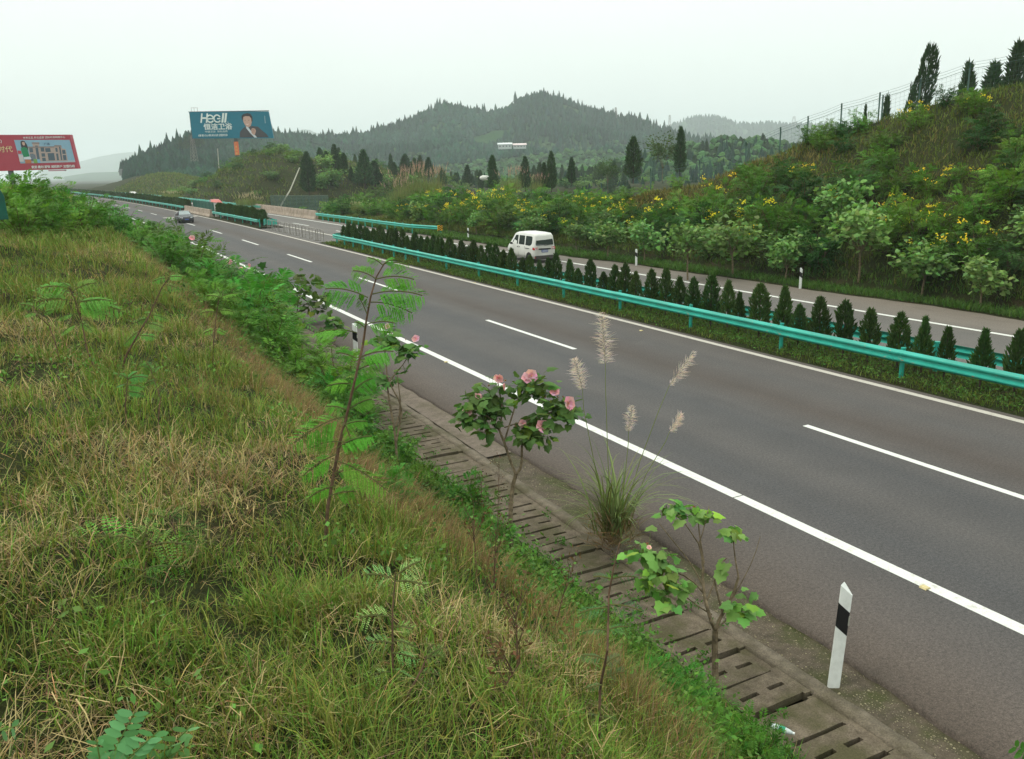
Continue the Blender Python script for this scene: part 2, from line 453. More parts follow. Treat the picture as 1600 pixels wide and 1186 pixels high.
STRAW = mat('straw', lin(150, 132, 96), lin(110, 92, 62), 20, .9)
VANW = mat('van_paint', (.66, .655, .61), (.60, .59, .54), 2, .3, spec=.5)
CARP = mat('dark_car_paint', lin(24, 28, 38), lin(20, 24, 32), 2, .25, spec=.6)
GLASS = mat('tinted_glass', (.035, .045, .045), (.03, .04, .04), 2, .08, spec=.8)
REDL = mat('red_lens', (.48, .02, .025), rough=.2)
CLEAR = mat('clear_lens', (.75, .75, .72), rough=.15)
PLATE = mat('plate_blue', lin(60, 84, 150), lin(52, 74, 138), 3, .4)
def flat(name, rgb, rough=.6): return mat(name, lin(*rgb), tuple(v * .93 for v in lin(*rgb)), 1.5, rough, spec=.2)

# ------------------------------------------------------------------ ground, carriageways
def sheet(name, s_arr, t_fn, z_fn, material, parent=None, tnorm=None):
    """ribbon along the motorway: t_fn(s) -> array of t, z_fn(s,t) -> z"""
    mb = MB(); rows = []; cs = []
    for s in s_arr:
        tt = np.asarray(t_fn(s), float); rows.append(road(np.full_like(tt, s), tt, z_fn(s, tt)))
        if tnorm: q = (tt - tnorm[0]) / (tnorm[1] - tnorm[0]); cs.append(np.stack([q, q, q], 1))
    V = np.concatenate(rows); k = len(rows[0]); a = np.arange(len(rows) - 1)[:, None] * k + np.arange(k - 1)[None, :]
    F = np.stack([a, a + 1, a + k + 1, a + k], -1).reshape(-1, 4)
    mb.add(V, F, 0, np.concatenate(cs) if tnorm else (1, 1, 1))
    return mb.obj(name, material, parent, smooth=True)

S_LONG = np.concatenate([np.arange(-14, 60, 1.0), np.arange(60, 140, 2.0), np.arange(140, 420, 6.0), [450, 500, 560, 640, 740]])
# natural ground out to the horizon
s_g = np.concatenate([[-6000, -2500, -900, -300, -100, -50, -30], np.arange(-18, 40, .5), np.arange(40, 130, 1.2), np.arange(130, 420, 5.), [450, 500, 600, 750, 1000, 1500, 2500, 4000, 7000]])
t_g = np.concatenate([[-6500, -2500, -900, -300, -120, -60, -35, -22], np.arange(-16, 5.3, .45), [5.25, 5.38, 5.42, 5.44, 17., 27.9, 28.2], np.arange(28.6, 62, .9), np.arange(62, 110, 4), [130, 160, 220, 300, 500, 900, 2500, 6500]])
Sg, Tg = np.meshgrid(s_g, t_g, indexing='ij')
Zg = terrain(Sg, Tg)
Zg = np.where((Tg > 5.40) & (Tg < 28.1), -.6, Zg)
far = np.clip((np.abs(Sg) - 800) / 1200, 0, 1); Zg = Zg * (1 - far) - 6 * far
far = np.clip((np.abs(Tg) - 180) / 400, 0, 1); Zg = Zg * (1 - far) - 6 * far
mb = MB(); k = len(t_g); a = np.arange(len(s_g) - 1)[:, None] * k + np.arange(k - 1)[None, :]
mb.add(road(Sg.ravel(), Tg.ravel(), Zg.ravel()), np.stack([a, a + 1, a + k + 1, a + k], -1).reshape(-1, 4))
tag(mb.obj('ground', SOIL, smooth=True), kind='structure')

edge_t = lambda s: float(np.interp(s, [2, 4, 6, 12, 20], [6.80, 6.90, 7.10, 7.22, 7.22])) + .018 * math.sin(s * 5.3) + .012 * math.sin(s * 13.7)
S_FINE = np.concatenate([np.arange(-14, 40, .2), np.arange(40, 140, 2.), np.arange(140, 420, 6.), [450, 500, 560, 640, 740]])
def carr(s):
    e = edge_t(s); return np.array([e, e + .012, 8.2, 9.3, 11, 13, 15, 16.9, 17.26])
road_near = sheet('near_carriageway', S_FINE, carr, lambda s, t: np.where(t <= edge_t(s) + .001, -.09, 0.), ASPH, tnorm=(7., 17.3))
tag(road_near, kind='structure')
far_edge = lambda s: float(np.interp(s, [20, 37, 44, 65, 400], [27.62, 27.05, 26.55, 26.15, 26.15])) + (.1 * math.sin(s * .7) + .05 * math.sin(s * 2.9)) * (s < 70)
road_far = sheet('far_carriageway', S_LONG, lambda s: np.array([19.75, 21, 22.2, 24.9, 25.6, far_edge(s)]), lambda s, t: 0 * t, ASPH2, tnorm=(19.7, 27.7))
tag(road_far, kind='structure')
# paved gap in the median between the two hedges (s 63 .. 86)
o = sheet('median_crossing_pavement', np.arange(64.5, 86.5, 2.), lambda s: np.array([17.25, 19.76]), lambda s, t: 0 * t - .006, ASPH2, tnorm=(10, 30)); tag(o, kind='structure')
# median strip soil
for (sa, sb) in ((-14, 64.5), (86, 114), (131, 420)):
    o = sheet('median_soil', np.arange(sa, sb + .1, 1. if sa < 100 else 6.), lambda s: np.array([17.25, 17.5, 18.4, 19.3, 19.76]), lambda s, t: np.array([-.05, .02, .06, .02, -.05]) + .03 * (vnoise(s * 3, t * 3, 4) - .5), SOIL)
    tag(o, kind='structure')
o = sheet('verge', np.arange(-14, 108, .8), lambda s: far_edge(s) + (29.3 - far_edge(s)) * np.array([-.12, .12, .5, 1.]), lambda s, t: np.where(t < far_edge(s), -.04, .02 + .05 * vnoise(s, t, 9)), SOIL); tag(o, kind='structure')

# painted markings are parts of the carriageways
def stripe(parent, name, sa, sb, t, wd, m=PAINT, step=1.0):
    n = max(2, int((sb - sa) / (step if sb < 150 else 5)) + 1)
    return sheet(name, np.linspace(sa, sb, n), lambda s: np.array([t - wd / 2, t + wd / 2]), lambda s, tt: 0 * tt + .004, m, parent)
EL = 9.26
cuts = [-12, 2.6, 9.87, 27, 42, 57, 72, 90, 120, 200, 400]
for i in range(len(cuts) - 1): stripe(road_near, 'edge_line', cuts[i] + (.012 if i else 0), cuts[i + 1] - .012, EL, .21)
stripe(road_near, 'median_edge_line', -12, 420, 16.95, .20, PAINT2)
for k in range(-1, 18):
    sa = 6.07 + 15.02 * k
    stripe(road_near, 'lane_dash', sa, sa + 6.0, 13.09, .155)
stripe(road_far, 'edge_line', -12, 420, 24.9, .2, PAINT)
stripe(road_far, 'median_edge_line', -12, 420, 20.25, .2, PAINT2)
for k in range(-1, 18): stripe(road_far, 'lane_dash', 10. + 15 * k, 16. + 15 * k, 22.2, .15)
# transverse bar at the far barrier
mb = MB(); p = [road(116.2, 12.6, .0045), road(116.2, 16.7, .0045), road(117.2, 16.7, .0045), road(117.2, 12.6, .0045)]
mb.add(p, [(0, 1, 2, 3)]); mb.obj('transverse_line', PAINT2, road_near)
# raised reflectors beside the lines
for (px, py) in ((1445, 919), (697, 566), (1002, 517), (742, 442)):
    p = at_z(px, py, 0.0); s_, t_ = to_road(p[0], p[1])
    mb = MB(); mb.extrude([(-.05, 0), (.05, 0), (.032, .022), (-.032, .022)], [((0, -.05, 0), (1, 0, 0)), ((0, .05, 0), (1, 0, 0))])
    o = mb.obj('road_stud', mat('stud_yellow', lin(206, 190, 140), lin(180, 164, 118), 20, .5), road_near); o.location = (p[0], p[1], .003)

# ------------------------------------------------------------------ drainage channel along the bank foot
ch = thing('drainage_channel', (0, 0, 0), 0, 'concrete drainage channel covered by slotted brown slabs at the foot of the grassy bank', 'drain')
chan_off = lambda s: float(np.interp(s, [2, 4.3, 7.4, 17], [-.05, 0, 0, .12]))
T0 = 5.42
tc_ = [0, .08, .12, .36, .50, .72, .77, .86]; sc_ = [0, .030, .220, .278, .466, .496]
def slab_mesh(kind):
    rg = np.random.default_rng(kind)
    full = np.ones((7, 5), bool)
    full[1:6, 0] = False; full[1:6, 4] = False
    if kind != 3: full[2, 2] = False; full[4, 2] = False
    if kind == 2: full[4, 2] = True
    mb = MB(); top = .0; bot = -.09
    def q(a, b, c, d): mb.add([a, b, c, d], [(0, 1, 2, 3)])
    for i in range(7):
        for j in range(5):
            if not full[i, j]: continue
            x0, x1, y0, y1 = tc_[i], tc_[i + 1], sc_[j], sc_[j + 1]
            jt = lambda x, y: top + .004 * math.sin(x * 40 + y * 23 + kind)
            q((x0, y0, jt(x0, y0)), (x1, y0, jt(x1, y0)), (x1, y1, jt(x1, y1)), (x0, y1, jt(x0, y1)))
            for (di, dj, A, B) in ((-1, 0, (x0, y1), (x0, y0)), (1, 0, (x1, y0), (x1, y1)), (0, -1, (x0, y0), (x1, y0)), (0, 1, (x1, y1), (x0, y1))):
                a_, b_ = i + di, j + dj
                if 0 <= a_ < 7 and 0 <= b_ < 5 and full[a_, b_]: continue
                q((*A, bot), (*B, bot), (*B, jt(*B)), (*A, jt(*A)))
    return mb.mesh('slab', SLAB)
SLM = [slab_mesh(k) for k in range(4)]
s_ = 1.48; k = 0
while s_ < 44:
    o = bpy.data.objects.new('slab', SLM[random.choice([0, 0, 0, 0, 1, 1, 2, 3])]); COL.objects.link(o); o.parent = ch
    p = road(s_, T0 + chan_off(s_) + random.uniform(-.012, .012), -.035 + random.uniform(-.012, .012))
    o.location = p; o.rotation_euler = (random.uniform(-.014, .014), random.uniform(-.014, .014), random.uniform(-.018, .018)); s_ += .5; k += 1
mb = MB()
Sd = np.arange(-6, 60, .4)
Sd2 = np.arange(-6, 60, .2)
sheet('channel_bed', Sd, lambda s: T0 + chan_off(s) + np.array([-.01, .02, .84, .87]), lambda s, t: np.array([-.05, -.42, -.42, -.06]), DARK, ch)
wob = lambda s, k: .012 * math.sin(s * 4.1 + k) + .01 * math.sin(s * 11.3 + 2 * k) + .008 * math.sin(s * 27 + k)
sheet('kerb', Sd2, lambda s: T0 + chan_off(s) + np.array([.868, .87, 1.06 + wob(s, 1), 1.075 + wob(s, 1)]), lambda s, t: np.array([-.2, -.03, -.022, -.10]) + .012 * vnoise(s * 5, 2, 3), KERB, ch)
sheet('bank_kerb', Sd2, lambda s: T0 + chan_off(s) + np.array([-.16, -.14, -.015 + wob(s, 2) * .5, -.01]), lambda s, t: np.array([-.1, -.02, -.025, -.12]), KERB, ch)
# slabs past the reach of single pieces
mb = MB()
for s2 in np.arange(44.2, 60, .5):
    mb.box(road(s2 + .24, T0 + .55, -.08), (.84, .44, .08))
tag(mb.obj('slab', SLAB, ch), kind='stuff')
o = sheet('gritty_shoulder', Sd2, lambda s: np.linspace(T0 + chan_off(s) + 1.04, 7.3, 6), lambda s, t: -.078 + .018 * fbm(s * 4, t * 9, 2) + np.where(t > 7.1, .0, 0), GRIT); tag(o, kind='structure')
o = sheet('concrete_apron', np.arange(13.9, 60, .3), lambda s: np.array([T0 + chan_off(s) + 1.10, edge_t(s) - .06]), lambda s, t: np.array([-.030, -.024]), APRON); tag(o, kind='structure')
# loose pebbles on the gritty strip
mb = MB(); pv = np.array([[1, 0, 0], [-1, 0, 0], [0, 1, 0], [0, -1, 0], [0, 0, 1.]])
pf = np.array([[0, 2, 4], [2, 1, 4], [1, 3, 4], [3, 0, 4]])
N = 2600
ss = 2.5 + 16 * rng.random(N) ** 1.5; tt = 6.42 + .78 * rng.random(N); tt = np.where(rng.random(N) < .3, 6.30 + .2 * rng.random(N), tt); sz = .004 + .010 * rng.random(N) ** 2
P = road(ss, tt, -.066)
V = (P[:, None, :] + pv[None] * sz[:, None, None] * np.array([1, 1.2, .8])).reshape(-1, 3)
cc = np.array([lin(170, 158, 132)]) * (.45 + .6 * rng.random(N))[:, None]
mb.add(V, (pf[None] + np.arange(N)[:, None, None] * 5).reshape(-1, 3), 0, np.repeat(cc, 5, 0))
tag(mb.obj('pebbles', GRASS), 'small pale pebbles strewn along the gritty strip beside the asphalt', 'pebbles', None, 'stuff')
# ------------------------------------------------------------------ guardrails
def w_beam(off=.0):
    p = [(.0, .0), (-.018, .012), (-.078, .055), (-.083, .075), (-.078, .095), (-.012, .140), (-.006, .155), (-.012, .170), (-.078, .215), (-.083, .235), (-.078, .255), (-.018, .298), (.0, .310)]
    q = [(x + .005, z) for x, z in p[::-1]]
    return p + q
def rail_mesh(L, sgn):
    mb = MB(); mb.extrude([(x * -sgn, z) for x, z in w_beam()][:: (1 if sgn < 0 else -1)], [((0, 0, 0), (1, 0, 0)), ((0, L, 0), (1, 0, 0))])
    for y in (.10, .22, L - .18, L - .08):
        for z in (.060, .095, .215, .250): mb.tube([(-sgn * -.074, y, z), (-sgn * -.092, y, z)], .013, 6)
    return mb.mesh('rail_section', RAIL)
def post_mesh(h=.80, r=.057):
    mb = MB(); mb.tube([(0, 0, -.25), (0, 0, h - .03)], r, 12); mb.tube([(0, 0, h - .03), (0, 0, h)], r + .006, 12)
    return mb.mesh('post', RAIL, False)
POSTM = post_mesh(); RM = {-1: rail_mesh(4.05, -1), 1: rail_mesh(4.05, 1)}
def inst(name, me, parent, loc, rz=0.):
    o = bpy.data.objects.new(name, me); COL.objects.link(o); o.parent = parent; o.location = loc; o.rotation_euler = (0, 0, rz); return o
blk = MB(); blk.box((0, 0, .63), (.16, .16, .22)); BLK = blk.mesh('spacer', RAIL)
def guardrail(name, label, sa, sb, tf, side, group, step=4.03, mids=None, z=.455):
    """side -1: the beam faces smaller t"""
    g = thing(name, (0, 0, 0), 0, label, 'guardrail', group)
    s = sa; tfn = tf if callable(tf) else (lambda s: tf)
    while s < sb - .5:
        a, b = road(s, tfn(s), z), road(s + step, tfn(s + step), z)
        o = inst('rail_section', RM[side], g, a, -math.atan2(b[0] - a[0], b[1] - a[1]))
        o.scale[1] = np.linalg.norm(b - a) / 4.03
        o.location[2] += random.uniform(-.004, .004)
        for q in ([0, .5] if (mids and s > mids) else [0]):
            ss = s + step * q
            inst('post', POSTM, g, road(ss, tfn(ss) - side * .15, 0.))
            inst('spacer', BLK, g, road(ss, tfn(ss) - side * .075, 0.), heading(ss)).scale = (.8, .8, 1)
        s += step
    return g, s
def nose(g, s, tc, r, sgn, z=.455):
    mb = MB(); path = []
    for a in np.linspace(-PI / 2, PI / 2, 13):
        c = road(s, tc, z); path.append((c + np.array([r * math.sin(a), sgn * r * 1.1 * math.cos(a), 0]), (math.sin(a), sgn * math.cos(a), 0)))
    if sgn < 0: path = path[::-1]
    mb.extrude([(-x, zz) for x, zz in w_beam()], path)
    mb.obj('end_terminal', RAIL, g)
    for a in (-.7, .7): inst('post', POSTM, g, road(s, tc, 0) + np.array([(r - .12) * math.sin(a), sgn * (r - .12) * math.cos(a), 0]))
T_F, T_B = 17.74, 19.30
g, e = guardrail('guardrail', 'long teal guardrail with rust chips running in front of the clipped cypresses', -6.6, 61.5, T_F, -1, 'teal guardrails along the motorway', mids=44)
nose(g, e, (T_F + T_B) / 2, (T_B - T_F) / 2, 1)
guardrail('guardrail', 'teal guardrail behind the cypress row, facing the far carriageway', -6.6, 61.5, T_B, 1, 'teal guardrails along the motorway')
g, e = guardrail('guardrail', 'short teal guardrail with flat end plate beyond the metal hoops', 87.2, 111, T_F, -1, 'teal guardrails along the motorway', mids=0)
mb = MB(); mb.box(road(85.9, 18.1, .56), (.05, 2.4, .52), rz=-.28); mb.box(road(84.9, 18.55, .56), (1.0, .06, .5)); mb.obj('end_terminal', RAIL, g)
guardrail('guardrail', 'teal guardrail behind the short hedge beyond the metal hoops', 87.2, 111, T_B, 1, 'teal guardrails along the motorway')
guardrail('guardrail', 'distant teal guardrail in front of the far hedge, bending left with the road', 133, 300, T_F, -1, 'teal guardrails along the motorway')
# outer rail of the far carriageway
tfo = lambda s: float(np.interp(s, [63.4, 67.8, 95], [27.0, 26.0, 25.8]))
g, e = guardrail('guardrail', 'teal guardrail beside the scrub, ending in a black and yellow marker', 63.7, 94.5, tfo, -1, 'teal guardrails along the motorway', step=3.87, mids=67)
HZ = {}
mb = MB(); c = road(63.55, 26.98, .62)
mb.box(c, (.42, .05, .42), m=0)
for i in range(3):
    z0 = -.17 + i * .14
    mb.add([c + np.array([-.2, -.029, z0 - .03]), c + np.array([.2, -.029, z0 + .17]), c + np.array([.2, -.029, z0 + .10]), c + np.array([-.2, -.029, z0 - .10])], [(0, 3, 2, 1)], 1)
mb.obj('hazard_marker', [flat('marker_yellow', (226, 170, 40)), BLACK], g)
guardrail('guardrail', 'faint far teal guardrail on the outer edge before the terraced knoll', 121, 300, 25.9, -1, 'teal guardrails along the motorway')

# ------------------------------------------------------------------ concrete parapet, median barrier
pp = thing('parapet', (0, 0, 0), 0, 'pale pinkish concrete parapet wall on the outer edge of the far carriageway', 'parapet')
for s in np.arange(95.2, 120.5, 5.):
    mb = MB(); mb.extrude([(-.22, 0), (.2, 0), (.2, .9), (-.02, .98), (-.06, .9), (-.1, .3)], [((0, 0, 0), (1, 0, 0)), ((0, 4.94, 0), (1, 0, 0))])
    o = mb.obj('wall_panel', PARA, pp); o.location = road(s, 26.0, 0); o.rotation_euler = (0, 0, heading(s + 2.5))
pp = thing('concrete_barrier', (0, 0, 0), 0, 'pale concrete barrier in the median below the green glare screen', 'barrier')
for s in np.arange(112.6, 131.5, 4.8):
    mb = MB(); mb.extrude([(-.3, 0), (.3, 0), (.3, .1), (.14, .35), (.1, .9), (-.1, .9), (-.14, .35), (-.3, .1)], [((0, 0, 0), (1, 0, 0)), ((0, 4.74, 0), (1, 0, 0))])
    o = mb.obj('barrier_section', PARA, pp); o.location = road(s, 17.75, 0); o.rotation_euler = (0, 0, heading(s + 2.4))
gs = thing('glare_screen', (0, 0, 0), 0, 'dark green glare screen of panels standing above the median barrier', 'screen')
for s in np.arange(113.4, 131, 2.45):
    mb = MB(); mb.box((0, 1.2, 1.0), (.05, 2.38, 1.25)); mb.box((0, 0, .75), (.09, .09, 1.8))
    for z in (.6, 1.0, 1.4): mb.box((-.03, 1.2, z), (.03, 2.3, .05))
    o = mb.obj('screen_panel', GREEN, gs); o.location = road(s, 19.1, 0); o.rotation_euler = (0, 0, heading(s))
mb = MB(); mb.box((0, 0, .8), (.9, .5, 1.6)); mb.box((0, 0, 1.63), (.96, .56, .08)); mb.box((0, -.27, 1.0), (.6, .03, .5))
o = mb.obj('control_cabinet', flat('cabinet_grey', (196, 192, 184))); o.location = road(112.0, 18.6, 0)
tag(o, 'small pale roadside cabinet between the green screen and the short hedge', 'cabinet')

# ------------------------------------------------------------------ movable hoop barriers across the gap
hb = None
def hoop_mesh():
    mb = MB(); w, h = 1.9, .92
    mb.tube([(0, 0, 0), (0, 0, h - .1), (0, .03, h - .03), (0, .1, h), (0, w - .1, h), (0, w - .03, h - .03), (0, w, h - .1), (0, w, 0)], .03, 6)
    a = mb.mesh('hoop', STEEL)
    mb = MB(); mb.tube([(0, .02, .30), (0, w - .02, .30)], .018, 5); b = mb.mesh('rail', STEEL)
    mb = MB(); mb.tube([(0, w / 2, 0), (0, w / 2, h)], .018, 5); c = mb.mesh('upright', STEEL)
    mb = MB(); mb.box((0, 0, .015), (.42, .07, .03)); d = mb.mesh('foot', STEEL)
    return a, b, c, d
HM = hoop_mesh()
ordn = ['first', 'second', 'third', 'fourth', 'fifth', 'sixth', 'seventh', 'eighth', 'ninth', 'tenth', 'eleventh', 'twelfth', 'thirteenth', 'fourteenth', 'fifteenth', 'sixteenth', 'seventeenth', 'eighteenth']
for k, s in enumerate(np.arange(64.6, 83.5, 2.12)):
    t = thing('hoop_barrier', road(s, 17.75 + random.uniform(-.05, .05), 0), heading(s) + random.uniform(-.05, .05), 'grey metal hoop barrier across the median gap, %s from the rounded guardrail end' % ordn[k], 'barrier', 'hoop barriers across the median gap')
    for nm, me in zip(('hoop', 'rail', 'upright', 'foot'), HM): inst(nm, me, t, (0, 0, 0))
    inst('foot', HM[3], t, (0, 1.9, 0))

# ------------------------------------------------------------------ delineator posts
def delineator(name_label, loc, rz, tilt, wd=.15, group='black and white delineator posts'):
    t = thing('delineator_post', loc, rz, name_label, 'post', group); t.rotation_euler = (tilt[0], tilt[1], rz)
    prof = [(-wd / 2, .045), (-.012, -.05), (.012, -.05), (wd / 2, .045), (wd / 2, .06), (-wd / 2, .06)]
    def seg(za, zb, sc, slant=0., cap=True):
        mb = MB(); k = len(prof); V = []
        for z, sl in ((za, slant), (zb, slant)):
            for x, y in prof: V.append((x * sc, y * sc, z + sl * (y - .0)))
        F = [tuple(range(k))[::-1], tuple(range(k, 2 * k))] + [(i, (i + 1) % k, k + (i + 1) % k, k + i) for i in range(k)]
        return mb.add(V, F)
    seg(-.1, .60, 1., .9).obj('body', WHITE, t)
    seg(.602, .855, 1.01, .9).obj('black_band', BLACK, t)
    mb = seg(.857, 1.045, 1., .9); mb.obj('head', WHITE, t)
    mb = MB(); mb.box((0, -.052, .72), (.028, .012, .1)); mb.obj('reflector', flat('reflector', (150, 150, 140), .2), t)
    return t
delineator('near white delineator post with black band leaning beside the drainage slabs', (6.62, 5.48, -.05), math.radians(28), (math.radians(1), math.radians(10.5)), .15)
delineator('delineator post half hidden behind the tall feathery sapling', (7.13, 23.6, -.05), math.radians(25), (0, math.radians(2)))
delineator('delineator post at the verge between the end of the outer guardrail and the van', road(58.2, 26.95, 0), .4, (0, 0), .17).scale = (.8,) * 3
delineator('delineator post on the verge just beyond the white van', road(37.05, 26.9, 0), .4, (0, 0), .17).scale = (.8,) * 3
delineator('delineator post on the far verge at the grassy edge farthest right', road(25.9, 27.3, 0), .4, (0, .03), .17).scale = (.8,) * 3

# ------------------------------------------------------------------ discarded bottle
bt = thing('plastic_bottle', tuple(at_z(1222, 1144, .03)), 0, 'crushed clear plastic bottle with green label lying by the drain slabs', 'bottle')
bt.rotation_euler = (math.radians(92), .1, math.radians(30)); bt.location[2] = .06
mb = MB(); mb.tube([(0, 0, -.11), (0, 0, -.105), (0, 0, -.04), (0, 0, -.035), (0, 0, .03), (0, 0, .07), (0, 0, .10)], [.026, .031, .031, .027, .031, .024, .013], 14); mb.obj('body', flat('clear_plastic', (190, 200, 198), .15), bt, True)
mb = MB(); mb.tube([(0, 0, -.03), (0, 0, .03)], .0325, 14, cap=False); mb.obj('label', flat('bottle_label', (40, 140, 110), .3), bt, True)
mb = MB(); mb.tube([(0, 0, .10), (0, 0, .118)], .014, 10); mb.obj('cap', flat('bottle_cap', (225, 228, 225), .3), bt)

# ------------------------------------------------------------------ vehicles
def loft(mb, stations, m=0, n=None):
    """stations: list of (y, [(x,z)...]) half sections from bottom centre up to top centre; mirrored"""
    rows = []
    for y, h in stations:
        full = [(x, z) for x, z in h] + [(-x, z) for x, z in h[::-1]]
        rows.append([(x, y, z) for x, z in full])
    k = len(rows[0]); V = np.array(rows).reshape(-1, 3); q = len(rows)
    i = np.arange(k); j = (i + 1) % k
    F = np.concatenate([np.stack([a * k + i, (a + 1) * k + i, (a + 1) * k + j, a * k + j], 1) for a in range(q - 1)])
    b = mb.n; mb.add(V, F, m); mb.NG.append((tuple(b + np.arange(k)), m)); mb.NG.append((tuple(b + (q - 1) * k + np.arange(k)[::-1]), m))
def wheel(parent, x, y, r=.29, wd=.18, rimcol=STEEL):
    t = MB(); s = 1 if x > 0 else -1
    pr = [(r * .62, -wd / 2), (r * .93, -wd / 2), (r, -wd * .3), (r, wd * .3), (r * .93, wd / 2), (r * .62, wd / 2)]
    n = 20; V = []
    for a in range(n): V += [(q, rr * math.cos(a * 2 * PI / n), rr * math.sin(a * 2 * PI / n)) for rr, q in pr]
    i = np.arange(n); k = len(pr); F = np.concatenate([np.stack([i * k + c, i * k + c + 1, ((i + 1) % n) * k + c + 1, ((i + 1) % n) * k + c], 1) for c in range(k - 1)])
    t.add(V, F); w = t.obj('wheel', RUBBER, parent); w.location = (x, y, r)
    m = MB(); m.tube([(s * wd * .20, 0, 0), (s * wd * .30, 0, 0), (s * wd * .42, 0, 0)], [r * .63, r * .60, r * .2], 16)
    for a in range(6): m.box((s * wd * .36, r * .36 * math.cos(a * PI / 3), r * .36 * math.sin(a * PI / 3)), (.02, .06, .06))
    m.obj('rim', rimcol, w)
    return w
# --- white minivan, rear towards us (local +Y is forward)
van = thing('minivan', road(41.5, 23.8, 0), heading(42) - .012, 'white minivan driving away on the far carriageway, rear hatch in view', 'van')
HB = lambda wb, wm, ww, wr, zt, zb=.26, zw=1.02, inset=.0: [(0, zb), (wb, zb), (wm, zb + .22), (wm + .012, .72), (wm, zw - .05), (ww, zw), (wr + .035, zt - .12), (wr - .03, zt - .035), (wr - .22, zt), (0, zt + .012)]
st = [(0.00, HB(.66, .72, .70, .56, 1.70, .34)), (.05, HB(.70, .77, .755, .61, 1.80, .30)), (.22, HB(.72, .79, .775, .635, 1.875, .26)), (.9, HB(.73, .80, .785, .65, 1.90)), (2.0, HB(.73, .80, .785, .65, 1.90)), (2.55, HB(.73, .80, .785, .635, 1.86)), (2.86, HB(.73, .80, .78, .60, 1.77)),
      (3.25, HB(.73, .80, .775, .60, 1.42)), (3.5, HB(.72, .79, .76, .62, 1.13, .28, .98)), (3.72, HB(.68, .74, .70, .58, .98, .3, .86)), (3.86, HB(.58, .64, .6, .5, .80, .34, .7))]
mb = MB(); loft(mb, st); body = mb.obj('body', VANW, van, True)
for p in body.data.polygons: p.use_smooth = True
def side_quad(mb, pts, sx, off=.006, m=0):
    """pts (y,z) on the side glass plane"""
    V = []
    for y, z in pts:
        f = (z - 1.02) / (1.78 - 1.02); x = .785 + (.685 - .785) * f + off
        if y < .3: x -= (.3 - y) * .06
        if y > 2.5: x -= (y - 2.5) * .06 * (1 if z < 1.3 else 1.6)
        V.append((sx * x, y, z))
    k = len(V); V2 = [(v[0] - sx * .03, v[1], v[2]) for v in V]
    order = tuple(range(k)) if sx < 0 else tuple(range(k))[::-1]
    mb.add(V + V2, [order] + [((i, (i + 1) % k, k + (i + 1) % k, k + i) if sx > 0 else (i, k + i, k + (i + 1) % k, (i + 1) % k)) for i in range(k)], m)
for sx in (-1, 1):
    for nm, pts in (('rear_side_window', [(.42, 1.13), (.30, 1.25), (.28, 1.62), (.38, 1.68), (1.12, 1.68), (1.14, 1.10), (.6, 1.08)]), ('middle_window', [(1.28, 1.10), (1.26, 1.68), (2.02, 1.68), (2.05, 1.10)]), ('front_window', [(2.20, 1.10), (2.17, 1.68), (2.52, 1.66), (2.98, 1.20), (3.02, 1.08)])):
        mb = MB(); side_quad(mb, pts, sx); mb.obj(nm, GLASS, van)
    mb = MB(); mb.box((sx * .812, .85, .90), (.02, .55, .035)); mb.obj('sliding_rail', BLACK, van)
    for y in (2.18, 1.93): mb = MB(); mb.box((sx * .815, y, .93), (.03, .10, .045)); mb.obj('door_handle', BLACK, van)
    for y in (1.20, 2.11): mb = MB(); mb.box((sx * .803, y, .66), (.008, .012, .72)); mb.obj('door_seam', BLACK, van)
    mb = MB(); mb.box((sx * .93, 2.82, 1.12), (.16, .08, .14)); mb.box((sx * .84, 2.84, 1.06), (.12, .03, .03)); mb.obj('mirror', BLACK, van)
    for y in (.62, 3.02):
        mb = MB(); mb.tube([(sx * .802, y + .36 * math.cos(a), .29 + .36 * math.sin(a)) for a in np.linspace(-.1, PI + .1, 14)], .03, 6); mb.tube([(sx * .6, y, .3), (sx * .806, y, .3)], .345, 22); mb.obj('wheel_arch', RUBBER, van)
        wheel(van, sx * .76, y)
    mb = MB(); mb.add([(sx * .80, -.0, .84), (sx * .80, .16, .86), (sx * .79, .16, 1.0), (sx * .785, .02, 1.0), (sx * .50, -.035, .98), (sx * .52, -.035, .86)], [(0, 1, 2, 3), (0, 3, 4, 5)] if sx > 0 else [(3, 2, 1, 0), (5, 4, 3, 0)])
    mb.obj('tail_light', REDL, van)
    mb = MB(); mb.box((sx * .6, -.04, .91), (.2, .03, .055)); mb.obj('reversing_light', CLEAR, van)
    mb = MB(); mb.box((sx * .60, -.035, .36), (.26, .03, .1)); mb.obj('bumper_reflector', REDL, van)
mb = MB(); V = [(-.60, -.012, 1.12), (.60, -.012, 1.12), (.635, .006, 1.2), (.565, .05, 1.66), (.5, .058, 1.71), (-.5, .058, 1.71), (-.565, .05, 1.66), (-.635, .006, 1.2)]
mb.add([(x, y - .03, z) for x, y, z in V] + [(x, y + .06, z) for x, y, z in V], [tuple(range(8))] + [(i, 8 + i, 8 + (i + 1) % 8, (i + 1) % 8) for i in range(8)]); mb.obj('rear_window', GLASS, van)
mb = MB(); mb.box((0, -.035, .885), (.86, .05, .07)); mb.obj('hatch_trim', BLACK, van)
mb = MB(); mb.box((0, -.035, .745), (.46, .03, .15)); pl = mb.obj('number_plate', PLATE, van)
mb = MB()
for k in range(7): mb.box((-.17 + k * .057, -.054, .745), (.034, .008, .075))
mb.obj('plate_letters', CLEAR, pl)
mb = MB(); mb.box((0, -.02, .37), (1.40, .10, .20)); mb.box((0, .02, .26), (1.2, .1, .06)); mb.obj('rear_bumper', mat('bumper_grey', lin(70, 66, 62)), van)
